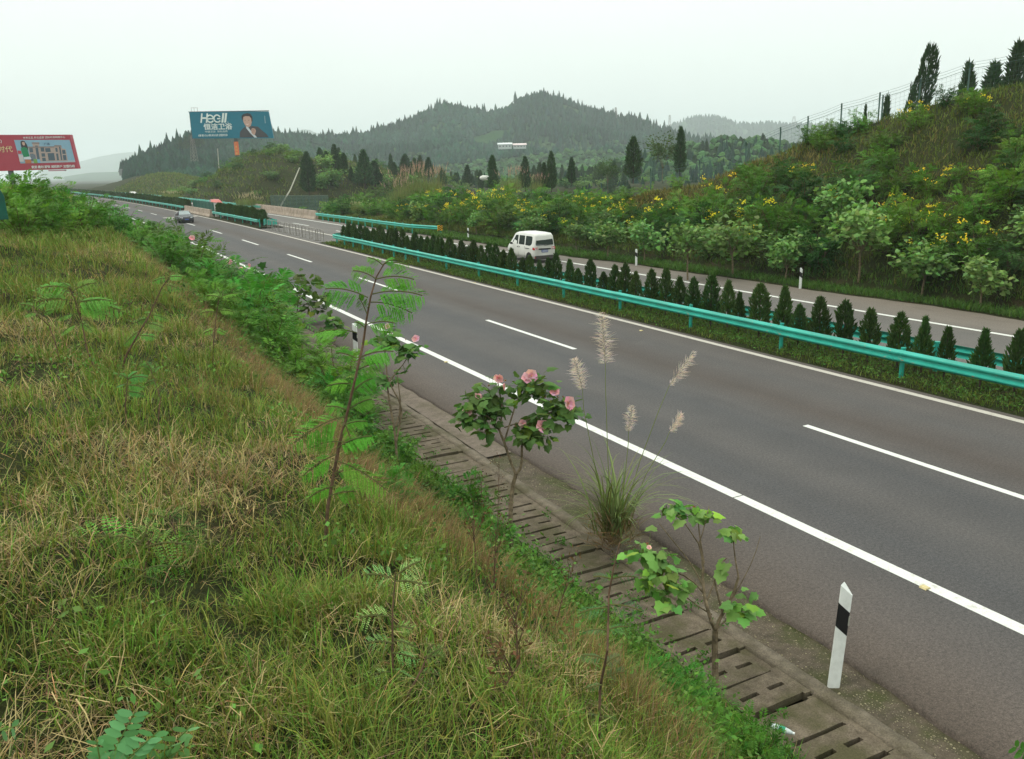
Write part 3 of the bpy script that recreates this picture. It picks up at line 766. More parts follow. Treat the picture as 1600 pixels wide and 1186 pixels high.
mb = MB(); mb.tube([(-.05, -.05, 1.07), (.1, -.055, 1.10), (.34, -.05, 1.13)], .01, 5); mb.obj('rear_wiper', BLACK, van)
van.scale = (.88,) * 3
# --- sedans
def sedan(label, loc, rz, paint, body_name='sedan'):
    c = thing(body_name, loc, rz, label, 'car')
    S = lambda wb, wm, wt, zt, zs, zb=.2: [(0, zb), (wb, zb), (wm, zb + .2), (wm + .02, .55), (wm - .01, zs - .04), (wm - .06, zs), (wt + .04, max(zs + .02, zt - .1)), (wt - .05, zt - .02), (0, zt)]
    st = [(-2.3, S(.6, .66, .5, .72, .62, .28)), (-2.18, S(.74, .80, .62, .92, .84)), (-1.6, S(.80, .88, .68, 1.0, .93)), (-1.3, S(.80, .89, .66, 1.05, .94)), (-.7, S(.80, .90, .62, 1.38, .95)), (0, S(.80, .90, .63, 1.47, .95)), (.4, S(.80, .90, .62, 1.43, .95)), (1.05, S(.80, .89, .66, 1.04, .93)), (1.3, S(.80, .89, .7, .96, .9)), (1.9, S(.78, .87, .66, .86, .80)), (2.2, S(.70, .78, .55, .74, .68)), (2.32, S(.58, .66, .4, .58, .52, .26))]
    mb = MB(); loft(mb, st); mb.obj('body', paint, c, True)
    mb = MB(); V = [(-.70, 1.09, 1.0), (.70, 1.09, 1.0), (.56, .50, 1.40), (-.56, .50, 1.40)]
    mb.add([(x, y + .03, z + .02) for x, y, z in V], [(3, 2, 1, 0)]); mb.obj('windscreen', mat('windscreen', lin(120, 134, 134), lin(140, 150, 150), 2, .08, spec=.8), c)
    for sx in (-1, 1):
        mb = MB(); mb.add([(sx * .875, .85, .98), (sx * .68, .35, 1.36), (sx * .67, -.55, 1.34), (sx * .87, -1.05, .98)], [(0, 1, 2, 3) if sx < 0 else (3, 2, 1, 0)]); mb.obj('side_window', GLASS, c)
        mb = MB(); mb.box((sx * .58, 2.15, .66), (.30, .16, .14), rz=-sx * .35); mb.obj('headlight', CLEAR, c)
        mb = MB(); mb.box((sx * .62, 2.22, .38), (.2, .1, .08), rz=-sx * .3); mb.obj('fog_light', CLEAR, c)
        mb = MB(); mb.box((sx * 1.0, .75, 1.0), (.2, .1, .12)); mb.obj('mirror', paint, c)
        mb = MB(); mb.box((sx * .66, -2.22, .78), (.26, .12, .14)); mb.obj('tail_light', REDL, c)
        for y in (1.4, -1.35): wheel(c, sx * .80, y, .31, .2)
    mb = MB(); mb.box((0, 2.27, .62), (.7, .06, .12)); mb.box((0, 2.30, .36), (1.1, .06, .16)); mb.obj('grille', BLACK, c)
    mb = MB(); mb.box((0, 2.35, .46), (.44, .02, .13)); mb.obj('number_plate', PLATE, c)
    return c
sedan('dark sedan driving towards us past the end of the left-hand bushes', road(103.6, 13.15, 0), PI + heading(104), CARP).scale = (.9,) * 3
sedan('reddish car half hidden behind the green glare screen', road(137, 23.0, 0), heading(137), flat('red_car_paint', (186, 96, 88), .3))
sedan('tiny white car far off behind the long median hedge', road(225, 23.0, 0), heading(225), VANW)

# ------------------------------------------------------------------ billboards
def text_mesh(body, size, material, parent, name, loc, shear=0., sx=1., bold=0.):
    cu = bpy.data.curves.new(name, 'FONT'); cu.body = body; cu.size = size; cu.shear = shear; cu.extrude = .01; cu.offset = bold
    cu.resolution_u = 3
    ob = bpy.data.objects.new(name, cu); COL.objects.link(ob)
    dg = bpy.context.evaluated_depsgraph_get(); me = bpy.data.meshes.new_from_object(ob.evaluated_get(dg))
    bpy.data.objects.remove(ob); me.materials.clear(); me.materials.append(material)
    o = bpy.data.objects.new(name, me); COL.objects.link(o); o.parent = parent
    o.rotation_euler = (PI / 2, 0, 0); o.location = loc; o.scale = (sx, 1, 1); return o
def poly(parent, name, pts, y, material, th=.02):
    mb = MB(); k = len(pts)
    mb.add([(x, y, z) for x, z in pts] + [(x, y + th, z) for x, z in pts], [tuple(range(k)), tuple(range(k, 2 * k))[::-1]] + [(i, k + i, k + (i + 1) % k, (i + 1) % k) for i in range(k)])
    return mb.obj(name, material, parent)
def ell(cx, cz, rx, rz, n=20, a0=0, a1=2 * PI): return [(cx + rx * math.cos(a), cz + rz * math.sin(a)) for a in np.linspace(a0, a1, n, endpoint=(a1 - a0) < 6.2)]
D1 = 190.
pL, pR = at(294, 174, D1 - 2), at(420, 176, D1 + 1); zb = at(357, 216, D1)[2]; zt = at(357, 174.5, D1)[2]
W1 = float(np.linalg.norm((pR - pL)[:2])); H1 = float(zt - zb)
b1 = thing('billboard', (pL[0], pL[1], zb), math.atan2(pR[1] - pL[1], pR[0] - pL[0]), 'blue billboard with white lettering and a smiling man in a dark suit, on a pole', 'billboard')
TEAL = flat('billboard_blue', (14, 112, 134), .5); WT = flat('billboard_white', (222, 230, 226), .5)
mb = MB(); V = [(0, 0, 0.15), (W1 + .25, 0, -.15), (W1 - .35, 0, H1 - .12), (-.15, 0, H1 + .1)]
mb.add([(x + .3, 0, z) for x, y, z in V] + [(x + .3, 1.3, z) for x, y, z in V], [(0, 1, 2, 3), (7, 6, 5, 4), (0, 4, 5, 1), (1, 5, 6, 2), (2, 6, 7, 3), (3, 7, 4, 0)]); mb.obj('panel', TEAL, b1)
fr = MB(); fr.box((W1 / 2, .6, H1 + .06), (W1, 1.3, .1)); fr.box((0.22, .6, H1 / 2), (.1, 1.3, H1)); fr.obj('frame', flat('board_frame', (70, 92, 96)), b1)
fr = MB()
for x in (.6, 1.2, 1.9): fr.tube([(x, .6, H1), (x, .6, H1 + .95)], .035, 5)
fr.tube([(.6, .6, H1 + .95), (2.1, .6, H1 + .9)], .03, 5); fr.obj('top_rails', STEEL, b1)
u = W1 / 1500.                         # one unit of the enlarged photo
fx = lambda px: (px - 150) * W1 / 1320.; fz = lambda py: H1 - (py - 140) * H1 / 450.
text_mesh('H', 2.8, WT, b1, 'logo_letter', (fx(318), -.06, fz(318)), .22, .86, .05)
for x in (445, 560):
    pts = ell(fx(x + 50), fz(258), .70, .76, 22, .45 if x > 500 else 0.0, 2 * PI - .55)
    t_ = MB(); t_.tube([(a, -.06, b) for a, b in pts], .17, 6); t_.tube([(fx(x + 50) - (.5 if x < 500 else .0), -.06, fz(258)), (fx(x + 50) + .70, -.06, fz(258))], .15, 6); t_.obj('logo_letter', WT, b1)
text_mesh('ll', 2.75, WT, b1, 'logo_letter', (fx(664), -.06, fz(318)), .22, 1.0, .09)
poly(b1, 'logo_dot', ell(fx(778), fz(318), .09, .09, 10), -.05, WT)
text_mesh('恒洁卫浴', 1.42, WT, b1, 'slogan', (fx(374), -.06, fz(430)), 0, 1.08, .035)
text_mesh('中国卫浴  领先品质', .46, WT, b1, 'slogan', (fx(385), -.06, fz(484)), 0, 1.25)
text_mesh('成都·重庆·乐山·绵阳·南充·自贡 全国服务热线', .52, WT, b1, 'slogan', (fx(270), -.06, fz(548)), 0, .62, .006)
text_mesh('中国卫浴领先品质', .2, WT, b1, 'side_slogan', (fx(1390), -.06, fz(220)), 0, 1.).rotation_euler = (PI / 2, PI / 2, 0)
SKIN = flat('poster_skin', (196, 160, 144)); SUIT = flat('poster_suit', (70, 68, 72)); HAIR = flat('poster_hair', (52, 44, 46)); SHIRT = flat('poster_shirt', (206, 214, 220))
PT = lambda L: [(fx(a), fz(b)) for a, b in L][::-1]
poly(b1, 'printed_suit', PT([(945, 580), (960, 490), (1000, 440), (1060, 395), (1180, 390), (1270, 405), (1330, 470), (1400, 530), (1430, 585)]), -.03, SUIT)
poly(b1, 'printed_shirt', PT([(1065, 395), (1100, 400), (1130, 450), (1180, 510), (1235, 585), (1195, 587), (1130, 510), (1075, 430)]), -.05, SHIRT)
poly(b1, 'printed_hair', PT([(1012, 270), (1015, 215), (1050, 185), (1110, 172), (1160, 185), (1190, 230), (1188, 300), (1165, 330), (1035, 300)]), -.05, HAIR)
poly(b1, 'printed_face', PT([(1032, 280), (1040, 235), (1080, 222), (1140, 225), (1168, 260), (1170, 330), (1150, 385), (1115, 408), (1080, 400), (1050, 360), (1036, 320)]), -.07, SKIN)
for (x, y, rx) in ((1066, 292, .13), (1124, 292, .13)): poly(b1, 'printed_eye', ell(fx(x), fz(y), rx, .045, 10), -.09, HAIR)
poly(b1, 'printed_mouth', PT([(1068, 350), (1095, 358), (1122, 346), (1112, 368), (1082, 370)]), -.09, flat('poster_mouth', (226, 205, 198)))
poly(b1, 'printed_hand', PT([(1150, 470), (1155, 438), (1180, 425), (1215, 435), (1228, 470), (1215, 510), (1195, 545), (1165, 530), (1148, 500)]), -.07, SKIN)
for k in range(3): poly(b1, 'printed_finger', PT([(1158, 448 + k * 22), (1205, 440 + k * 22), (1208, 450 + k * 22), (1160, 458 + k * 22)]), -.09, flat('poster_skin_dark', (168, 130, 116)))
px_ = fx(872)
zg = float(ground(*(b1.location[:2]))) - zb
mb = MB(); mb.tube([(px_, .6, min(zg, -9)), (px_, .6, .1)], .42, 14); mb.obj('pole', flat('pole_grey', (86, 92, 88)), b1)
mb = MB(); mb.tube([(px_, .6, -3.7), (px_, .6, -.75)], .50, 14, cap=False); mb.obj('pole_banner', flat('banner_orange', (226, 120, 78)), b1)
for k, chx in enumerate('广告招租'): text_mesh(chx, .5, flat('banner_yellow', (232, 196, 120)), b1, 'banner_letter', (px_ - .25, .08, -1.35 - k * .7))
# red billboard
D2 = 150.
pR2, zt2, zb2 = at(115.5, 240, D2), at(100, 211, D2)[2], at(100, 264, D2)[2]
W2, H2 = 17.6, float(zt2 - zb2)
rz2 = math.atan2(RGT[1], RGT[0]) + .10
b2 = thing('billboard', (pR2[0] - W2 * math.cos(rz2), pR2[1] - W2 * math.sin(rz2), zb2), rz2, 'red billboard with a picture of a building and a woman in green, behind bushes', 'billboard')
RED = flat('billboard_red', (170, 58, 74), .5)
mb = MB(); V = [(0, 0, -.1), (W2 + .3, 0, 0), (W2 - .25, 0, H2), (0, 0, H2 + .35)]
mb.add(V + [(x, 1.3, z) for x, y, z in V], [(0, 1, 2, 3), (7, 6, 5, 4), (0, 4, 5, 1), (1, 5, 6, 2), (2, 6, 7, 3), (3, 7, 4, 0)]); mb.obj('panel', RED, b2)
gx = lambda zx: W2 - (1365 - zx) * W2 / (1365 + 520 * 1.0) * 1.02; gz = lambda zy: H2 - (zy - 140) * H2 / 610.
PG = lambda L: [(gx(a), gz(b)) for a, b in L][::-1]
SKYP = flat('poster_sky', (136, 172, 192)); BEI = flat('poster_beige', (178, 158, 148)); BEI2 = flat('poster_stone', (140, 126, 122)); WIN = flat('poster_window', (80, 96, 108)); LOW = flat('poster_plaza', (170, 178, 184))
poly(b2, 'picture', PG([(345, 212), (1325, 232), (1370, 632), (390, 632)]), -.03, SKYP)
poly(b2, 'printed_plaza', PG([(600, 600), (1366, 600), (1370, 632), (600, 632)]), -.05, LOW)
poly(b2, 'printed_building', PG([(575, 330), (665, 340), (650, 262), (780, 262), (770, 335), (1040, 350), (1060, 320), (1160, 325), (1165, 380), (1230, 395), (1240, 605), (580, 605)]), -.05, BEI)
for (x0, y0, x1, y1) in ((590, 360, 650, 440), (790, 355, 850, 430), (790, 460, 850, 520), (870, 370, 960, 440), (900, 460, 1015, 590), (1050, 370, 1085, 440), (1050, 470, 1085, 590), (1165, 410, 1220, 480), (1165, 500, 1220, 590), (700, 320, 745, 590), (1120, 350, 1145, 590), (590, 460, 650, 590), (790, 540, 850, 600)):
    poly(b2, 'printed_window', PG([(x0, y0), (x1, y0), (x1, y1), (x0, y1)]), -.07, WIN)
for (x0, x1, ya) in ((650, 785, 262), (1040, 1165, 320), (575, 1040, 335)): poly(b2, 'printed_cornice', PG([(x0, ya), (x1, ya + 6), (x1, ya + 26), (x0, ya + 22)]), -.09, BEI2)
poly(b2, 'printed_hair', PG([(450, 300), (455, 245), (485, 226), (525, 235), (555, 290), (570, 360), (560, 400), (520, 350), (455, 355)]), -.07, HAIR)
poly(b2, 'printed_face', PG([(478, 262), (500, 248), (525, 258), (528, 295), (508, 318), (485, 300)]), -.09, SKIN)
poly(b2, 'printed_dress', PG([(440, 365), (500, 340), (555, 360), (560, 430), (575, 510), (470, 520), (450, 440)]), -.09, flat('poster_green', (30, 130, 84)))
poly(b2, 'printed_skirt', PG([(470, 515), (580, 510), (600, 555), (520, 560), (465, 560)]), -.08, SHIRT)
for (x0, y0, x1, y1, c) in ((600, 470, 680, 560, (110, 120, 130)), (635, 555, 700, 632, (120, 160, 80)), (700, 560, 750, 632, (120, 170, 200)), (380, 400, 440, 460, (190, 70, 80)), (385, 470, 460, 600, (200, 196, 196)), (480, 560, 590, 632, (190, 110, 70))):
    poly(b2, 'printed_bag', PG([(x0, y0), (x1, y0 + 8), (x1, y1), (x0, y1)]), -.10, flat('poster_bag_%d' % x0, c))
text_mesh('世界名品 尽在成都 国际时尚购物中心', .42, WT, b2, 'slogan', (gx(510), -.06, gz(196)), 0, 1.02)
text_mesh('家居·建材·服饰 诚招商户 加盟热线', .50, WT, b2, 'slogan', (gx(575), -.06, gz(722)), 0, .98, .008)
text_mesh('(建发)', .72, WT, b2, 'slogan', (gx(-60), -.06, gz(250)), 0, .95)
text_mesh('时代', 1.15, flat('poster_cream', (216, 204, 150)), b2, 'slogan', (gx(30), -.06, gz(415)), 0, 1.1)
text_mesh('广场', .5, flat('poster_navy', (50, 70, 110)), b2, 'building_sign', (gx(860), -.09, gz(315)), 0, 1.)
mb = MB(); mb.box((gx(1000), .6, -.22), (2.7, 1.0, .22)); mb.obj('walkway', flat('board_walkway', (196, 150, 158)), b2)
mb = MB(); mb.tube([(W2 * .35, .65, -9), (W2 * .35, .65, .05)], .45, 12); mb.obj('pole', flat('pole_grey', (86, 92, 88)), b2)
# distant back of a third board
p = at(196, 269, 420.)
b3 = thing('billboard', tuple(p), math.atan2(RGT[1], RGT[0]), 'pale grey back of a faraway billboard low in the haze', 'billboard')
mb = MB(); mb.box((0, 0, 0), (6.2, .5, 3.2)); mb.obj('panel', flat('board_back', (120, 124, 120)), b3)
mb = MB(); mb.tube([(1.0, .3, -14), (1.0, .3, -1.5)], .25, 8); mb.obj('pole', STEEL, b3)
# ------------------------------------------------------------------ foliage builders (all vectorised)
def unit(a): return a / (np.linalg.norm(a, axis=-1, keepdims=True) + 1e-9)
def rdir(n, rg, up=0.):
    v = rg.normal(size=(n, 3)); v[:, 2] += up; return unit(v)
def kite(mb, C, D, N, L, W, col, m=0, mid=.45, fold=0.):
    """one four-cornered leaf each"""
    C, D = np.asarray(C), np.asarray(D); n = len(C); L = np.broadcast_to(L, (n,))[:, None]; W = np.broadcast_to(W, (n,))[:, None]
    S = unit(np.cross(D, N)); Nn = np.cross(S, D)
    V = np.stack([C, C + D * L * mid + S * W / 2 + Nn * W * fold, C + D * L, C + D * L * mid - S * W / 2 + Nn * W * fold], 1).reshape(-1, 3)
    F = np.arange(n * 4).reshape(-1, 4)
    col = np.broadcast_to(np.asarray(col, float), (n, 3)); mb.add(V, F, m, np.repeat(col, 4, 0)); return mb
def pinnate_pts(B, D, L, pairs, droop, rg, u0=.15):
    n = len(B); L = np.broadcast_to(L, (n,)); u = np.linspace(u0, 1, pairs)[None, :, None]
    dr = np.broadcast_to(droop, (n,))[:, None, None]
    P = B[:, None] + D[:, None] * (L[:, None, None] * u) - np.array([0, 0, 1.]) * dr * L[:, None, None] * u ** 2
    T = unit(D[:, None] - np.array([0, 0, 2.]) * dr * u)
    side = unit(np.cross(T, np.array([0, 0, 1.]) + .25 * rg.normal(size=(n, 1, 3))))
    return P, T, side
def pinnate(mb, B, D, L, pairs, leafL, leafW, droop, col, rg, sweep=.45, m=0, taper=True):
    P, T, S = pinnate_pts(B, D, L, pairs, droop, rg); n = len(B)
    u = np.linspace(.15, 1, pairs)[None, :]
    lf = (np.sin(PI * (u * .8 + .16)) ** .6 if taper else np.ones_like(u)) * np.broadcast_to(leafL, (n,))[:, None]
    for sg in (-1, 1):
        d = unit(S * sg + T * sweep + .10 * rg.normal(size=P.shape) - np.array([0, 0, .18]))
        N = np.cross(d, T) * sg
        c = np.repeat(np.broadcast_to(col, (n, 3)), pairs, 0) * (.85 + .3 * rg.random((n * pairs, 1)))
        kite(mb, P.reshape(-1, 3), d.reshape(-1, 3), N.reshape(-1, 3) + .15 * rg.normal(size=(n * pairs, 3)), lf.reshape(-1), (lf * leafW).reshape(-1), c, m)
    return mb
def bipinnate(mb, B, D, L, pairs, pinL, leaflets, droop, col, rg, lfk=.2):
    P, T, S = pinnate_pts(B, D, L, pairs, droop, rg, .18); n = len(B)
    nf = np.array([0, 0, .75]) - .75 * _FH + .45 * rg.normal(size=(n, 1, 3)); S = unit(np.cross(T, nf))
    u = np.linspace(.15, 1, pairs)[None, :]
    pl = np.sin(PI * (u * .75 + .2)) ** .5 * np.broadcast_to(pinL, (n,))[:, None]
    for sg in (-1, 1):
        d = unit(S * sg + T * .6 + .07 * rg.normal(size=P.shape) - np.array([0, 0, .32]))
        pinnate(mb, P.reshape(-1, 3), d.reshape(-1, 3), pl.reshape(-1), leaflets, (pl * lfk).reshape(-1), .55 if lfk > .15 else .72, .22, np.repeat(np.broadcast_to(col, (n, 3)), pairs, 0), rg, .35)
    # stalks
    for i in range(n):
        mb.tube(np.concatenate([B[i:i + 1], P[i]]), .0035, 4, 1, lin(96, 100, 60), False)
    return mb
LOBE = np.array([[0, 0], [-.28, -.13], [-.54, .04], [-.43, .24], [-.46, .50], [-.26, .62], [0, .96], [.26, .62], [.46, .50], [.43, .24], [.54, .04], [.28, -.13]])
def lobed(mb, C, D, N, L, col, rg, m=0):
    """five-lobed mallow leaf: centre + rim fan"""
    n = len(C); S = unit(np.cross(D, N)); Nn = np.cross(S, D); L = np.broadcast_to(L, (n,))[:, None, None]
    P = LOBE[None]; cup = -.28 * (P[..., :1] ** 2 + .3 * P[..., 1:] ** 2)
    V = C[:, None] + L * (P[..., :1] * S[:, None] + P[..., 1:] * D[:, None] + cup * Nn[:, None])
    ctr = C + (L[:, 0] * .30) * D + .02 * L[:, 0] * Nn
    V = np.concatenate([ctr[:, None], V], 1); k = 13
    f = np.array([[0, 1 + i, 1 + (i + 1) % 12] for i in range(12)])
    F = (f[None] + np.arange(n)[:, None, None] * k).reshape(-1, 3)
    mb.add(V.reshape(-1, 3), F, m, np.repeat(np.broadcast_to(col, (n, 3)), k, 0)); return mb
def jit(col, n, rg, a=.3): return np.asarray(col)[None] * (1 - a + 2 * a * rg.random((n, 1))) * (1 + .10 * rg.normal(size=(n, 3))).clip(.6, 1.4)

def flower_cluster(mb, C, n, R, size, rg, col):
    P = C + rg.normal(size=(n, 3)) * R * np.array([1, 1, .6])
    D = rdir(n * 4, rg, .3); P4 = np.repeat(P, 4, 0)
    return kite(mb, P4, D, rdir(n * 4, rg), size, size * .8, jit(col, n * 4, rg, .15))

G_LEUC = lin(82, 120, 42); G_DARK = lin(58, 94, 42); G_PALE = lin(104, 136, 74); G_LIME = lin(112, 140, 58)
YELLOW = np.array(lin(250, 228, 60))
def make_shrub(name, label, seed, kind, cat='shrub'):
    """about 2 m wide and 1.9 m tall"""
    rg = np.random.default_rng(seed); root = thing(name, (0, 0, 0), 0, label, cat)
    st = MB(); n_st = 9; tips = []
    for i in range(n_st):
        a = i * 2 * PI / n_st + rg.random() * .7; rr = .35 + .6 * rg.random(); h = 1.0 + .75 * rg.random() - .35 * rr
        p = np.array([[.06 * math.cos(a), .06 * math.sin(a), 0], [rr * .35 * math.cos(a), rr * .35 * math.sin(a), h * .45], [rr * math.cos(a + .2), rr * math.sin(a + .2), h]])
        st.tube(p, [.02, .014, .006], 5, 0, (1, 1, 1)); tips.append(p)
    st.obj('stem', BARKD, root)
    f = MB(); n = 190 if kind != 'broad' else 700
    which = rg.integers(0, n_st, n); u = rg.random(n) ** .55
    T = np.array(tips); B = np.where(u[:, None] < .5, T[which, 0] + (T[which, 1] - T[which, 0]) * (u * 2)[:, None], T[which, 1] + (T[which, 2] - T[which, 1]) * (u * 2 - 1)[:, None])
    B = B + rg.normal(size=(n, 3)) * np.array([.16, .16, .10]); B[:, 2] = np.maximum(B[:, 2], .06)
    out = unit(B * np.array([1, 1, .25]) + .5 * rg.normal(size=(n, 3)) + np.array([0, 0, .35]))
    if kind == 'feather':
        c = jit(G_LEUC, n, rg, .3) * (np.where(rg.random((n, 1)) < .2, 1.3, 1.))
        pinnate(f, B, out, .34 + .26 * rg.random(n), 9, .17, .20, .35, c, rg, .6)
    elif kind == 'bright':
        c = jit(lin(78, 126, 48), n, rg, .32); pinnate(f, B, out, .36 + .28 * rg.random(n), 9, .18, .24, .35, c, rg, .6)
    elif kind == 'dark':
        pinnate(f, B, out, .34 + .26 * rg.random(n), 9, .16, .24, .45, jit(G_DARK, n, rg, .3), rg, .5)
    elif kind == 'cassia':
        c = jit(G_LEUC, n, rg, .25) * np.array([1.08, 1.0, .9])
        pinnate(f, B, out, .28 + .2 * rg.random(n), 6, .14, .34, .3, c, rg, .5)
    else:
        L = .12 + .08 * rg.random(n); nn = unit(rg.normal(size=(n, 3)) * .6 + np.array([0, 0, 1.]))
        lobed(f, B + out * .15 * rg.random((n, 1)), unit(out - np.array([0, 0, .5])), nn, L, jit(G_PALE if kind == 'broad' else G_DARK, n, rg, .28), rg)
    f.obj('foliage', LEAF, root)
    if kind == 'cassia':
        fl = MB()
        for i in rg.choice(n_st, 6, False):
            c = T[i, 2] + np.array([rg.normal() * .12, rg.normal() * .12, .22 + .1 * rg.random()]); flower_cluster(fl, c, int(rg.integers(4, 13)), .10, .05, rg, YELLOW)
        tag(fl.obj('flowers', PETAL, root), kind='stuff')
    return Kind(root)

def make_small_tree(name, label, seed, leafcol, h=2.3, n=620, cat='tree', lob=True, rad=.85, leafL=.15, trunk=.9):
    rg = np.random.default_rng(seed); root = thing(name, (0, 0, 0), 0, label, cat); st = MB()
    base = np.array([[0, 0, -.1], [.03, .02, trunk * .5], [0.05, -.02, trunk]]); st.tube(base, [.045, .038, .032], 7)
    tips = []
    for i in range(8):
        a = i * 2 * PI / 8 + rg.random(); rr = rad * (.30 + .65 * rg.random()); hz = h * (.55 + .42 * rg.random())
        p = np.array([base[2], [rr * .45 * math.cos(a), rr * .45 * math.sin(a), trunk + (hz - trunk) * .55], [rr * math.cos(a), rr * math.sin(a), hz]])
        st.tube(p, [.022, .014, .006], 5); tips.append(p)
    st.obj('trunk', BARK, root); T = np.array(tips)
    f = MB(); w_ = rg.integers(0, 8, n); u = rg.random(n) ** .5
    B = T[w_, 1] + (T[w_, 2] - T[w_, 1]) * u[:, None] + rg.normal(size=(n, 3)) * np.array([.24, .24, .20]) * rad
    out = unit((B - np.array([0, 0, trunk])) * np.array([1, 1, .2]) + .5 * rg.normal(size=(n, 3)) - np.array([0, 0, .25]))
    nn = unit(rg.normal(size=(n, 3)) * .45 + np.array([0, 0, 1.]))
    c = jit(leafcol, n, rg, .25)
    if lob: lobed(f, B, out, nn, leafL * (.7 + .6 * rg.random(n)), c, rg)
    else: kite(f, B, out, nn, leafL * (.7 + .6 * rg.random(n)), leafL * .5, c)
    f.obj('crown', LEAF, root)
    return Kind(root)

def make_conifer(name, label, seed, H, R, n, sprL, sprW, col, prof, trunk=.12, cat='tree', lean=0., two=True, inner=.5):
    rg = np.random.default_rng(seed); root = thing(name, (0, 0, 0), 0, label, cat)
    st = MB(); st.tube([(0, 0, -.2), (0, 0, H * .5), (0, 0, H * .94)], [R * .10 + .008, R * .07 + .006, .004], 6); st.obj('trunk', BARKC, root)
    f = MB(); u = rg.random(n) ** .85; z = trunk * H + u * (1 - trunk) * H * .97
    a = rg.random(n) * 2 * PI
    lump = .55 + .8 * vnoise(a * 1.9 + 3, u * 9, seed) + .12 * np.sin(a * 3 + seed + u * 9)
    r = R * prof(u) * lump * (inner + (1 - inner) * rg.random(n) ** .4)
    B = np.stack([r * np.cos(a), r * np.sin(a), z], 1)
    D = unit(np.stack([np.cos(a) * .55, np.sin(a) * .55, np.full(n, .9)], 1) + .28 * rg.normal(size=(n, 3)))
    c = jit(col, n, rg, .35) * (.75 + .5 * (r / (R * prof(u) + 1e-6)).clip(0, 1.2))[:, None] ** 0
    L = sprL * (.6 + .8 * rg.random(n)) * (1.1 - .4 * u)
    N1 = unit(np.stack([np.cos(a), np.sin(a), np.zeros(n)], 1) + .5 * rg.normal(size=(n, 3)))
    kite(f, B, D, N1, L, L * sprW, c)
    if two: kite(f, B, D, np.cross(D, N1), L, L * sprW, c)
    f.obj('crown', NEEDLE, root)
    return Kind(root)
P_CONE = lambda u: np.interp(u, [0, .08, .25, .6, .85, 1], [.55, .95, 1., .72, .38, .06])
P_COL = lambda u: np.interp(u, [0, .1, .4, .75, 1], [.55, .9, 1., .7, .08])
P_SPIRE = lambda u: np.interp(u, [0, .1, .3, .6, 1], [.75, 1., .8, .45, .02])

# ------------------------------------------------------------------ clipped cypresses in the median
cyp = [make_conifer('cypress_shrub', '-', 40 + i, 1.42, .27, 900, .16, .28, lin(70, 96, 48), [P_CONE, P_COL, P_CONE, P_SPIRE][i], .17, 'shrub') for i in range(4)]
s = 8.9; bay = 0
while s < 62.6:
    k = (s - 9.52) / 4.03; b = int(math.floor(k)); q = int((k - b) * 3.99)
    lab = 'dark clipped cypress, %s one %s' % (ordn[min(max(q, 0), 3)], ('behind the %s guardrail post from the right edge' % ordn[b]) if b >= 0 else 'at the right edge of the photo')
    kd = random.choice([cyp[0], cyp[0], cyp[1], cyp[2], cyp[3]])
    sc = random.choice([random.uniform(.98, 1.2), random.uniform(1.02, 1.2), random.uniform(.82, 1.05)])
    kd.place(road(s, 18.5 + random.uniform(-.10, .10), .03), random.uniform(0, 6.28), (sc * random.uniform(.72, .98), sc * random.uniform(.72, .98), sc * 1.0), lab, 'clipped cypresses in the near median row')
    s += random.uniform(.68, .92) if s < 40 else .80
for (sa, sb, ds, lab, grp) in ((87.5, 111.5, .62, 'dark clipped cypress in the short hedge beyond the hoop barriers', 'cypresses of the short median hedge'), (133, 200, .85, 'dark clipped cypress in the long far hedge beyond the green screen', 'cypresses of the long far median hedge')):
    for s in np.arange(sa, sb, ds):
        sc = random.uniform(1.05, 1.25)
        random.choice(cyp[:3]).place(road(s, 18.45 + random.uniform(-.15, .15), .03), random.uniform(0, 6.28), (sc * 1.15, sc * 1.15, sc), lab, grp)
mb = MB(); n = 60000 // 10
ss = 200 + 120 * rng.random(n); B = road(ss, 18.45 + .25 * rng.normal(size=n), .2 + 1.2 * rng.random(n)); kite(mb, B, rdir(n, rng, 1.2), rdir(n, rng), .45, .22, jit(lin(48, 66, 36), n, rng, .3))
tag(mb.obj('hedge', NEEDLE), 'dark far end of the median hedge where it bends out of sight', 'hedge', None, 'stuff')

# ------------------------------------------------------------------ hills with woods
def ridge(name, pts, front, low, seed, back=120., rough=1., nu=26, lat=6.):
    """pts: (photo x, photo y, distance) of the crest; slopes fall to z=low at front*distance"""
    pts = np.array(pts, float); q = np.arange(pts[0, 0], pts[-1, 0] + 1, lat)
    py = np.interp(q, pts[:, 0], pts[:, 1]); d = np.interp(q, pts[:, 0], pts[:, 2])
    crest = np.array([at(a, b, c) for a, b, c in zip(q, py, d)])
    dirs = np.array([ray(a, 280) for a in q]); dirs[:, 2] = 0; dirs = unit(dirs)
    rows = []
    U = np.concatenate([np.linspace(0, 1, nu), 1 + np.linspace(0, 1, 6)[1:]])
    for u in U:
        if u <= 1:
            dist = d * (1 - front) * (1 - u); sh = u ** 1.25 * (1.0 - .22 * np.sin(PI * u))
        else:
            dist = -(u - 1) * back; sh = 1 - (u - 1) ** 1.2
        p = crest - dirs * dist[:, None] if u <= 1 else crest - dirs * dist
        z = low + (crest[:, 2] - low) * sh
        w_ = max(0., min(1, 4 * u * (1.02 - min(u, 1)) + .06))
        z = z + rough * w_ * ((crest[:, 2] - low) * .30) * (fbm(p[:, 0] / 70, p[:, 1] / 70, seed, 3) - .5) * 1.6
        rows.append(np.column_stack([p[:, :2], z]))
    R_ = np.array(rows); nr, nc = R_.shape[:2]; a = np.arange(nr - 1)[:, None] * nc + np.arange(nc - 1)
    mb = MB(); mb.add(R_.reshape(-1, 3), np.stack([a, a + 1, a + nc + 1, a + nc], -1).reshape(-1, 4))
    tag(mb.obj(name, HILL, smooth=True), kind='structure')
    return R_, U
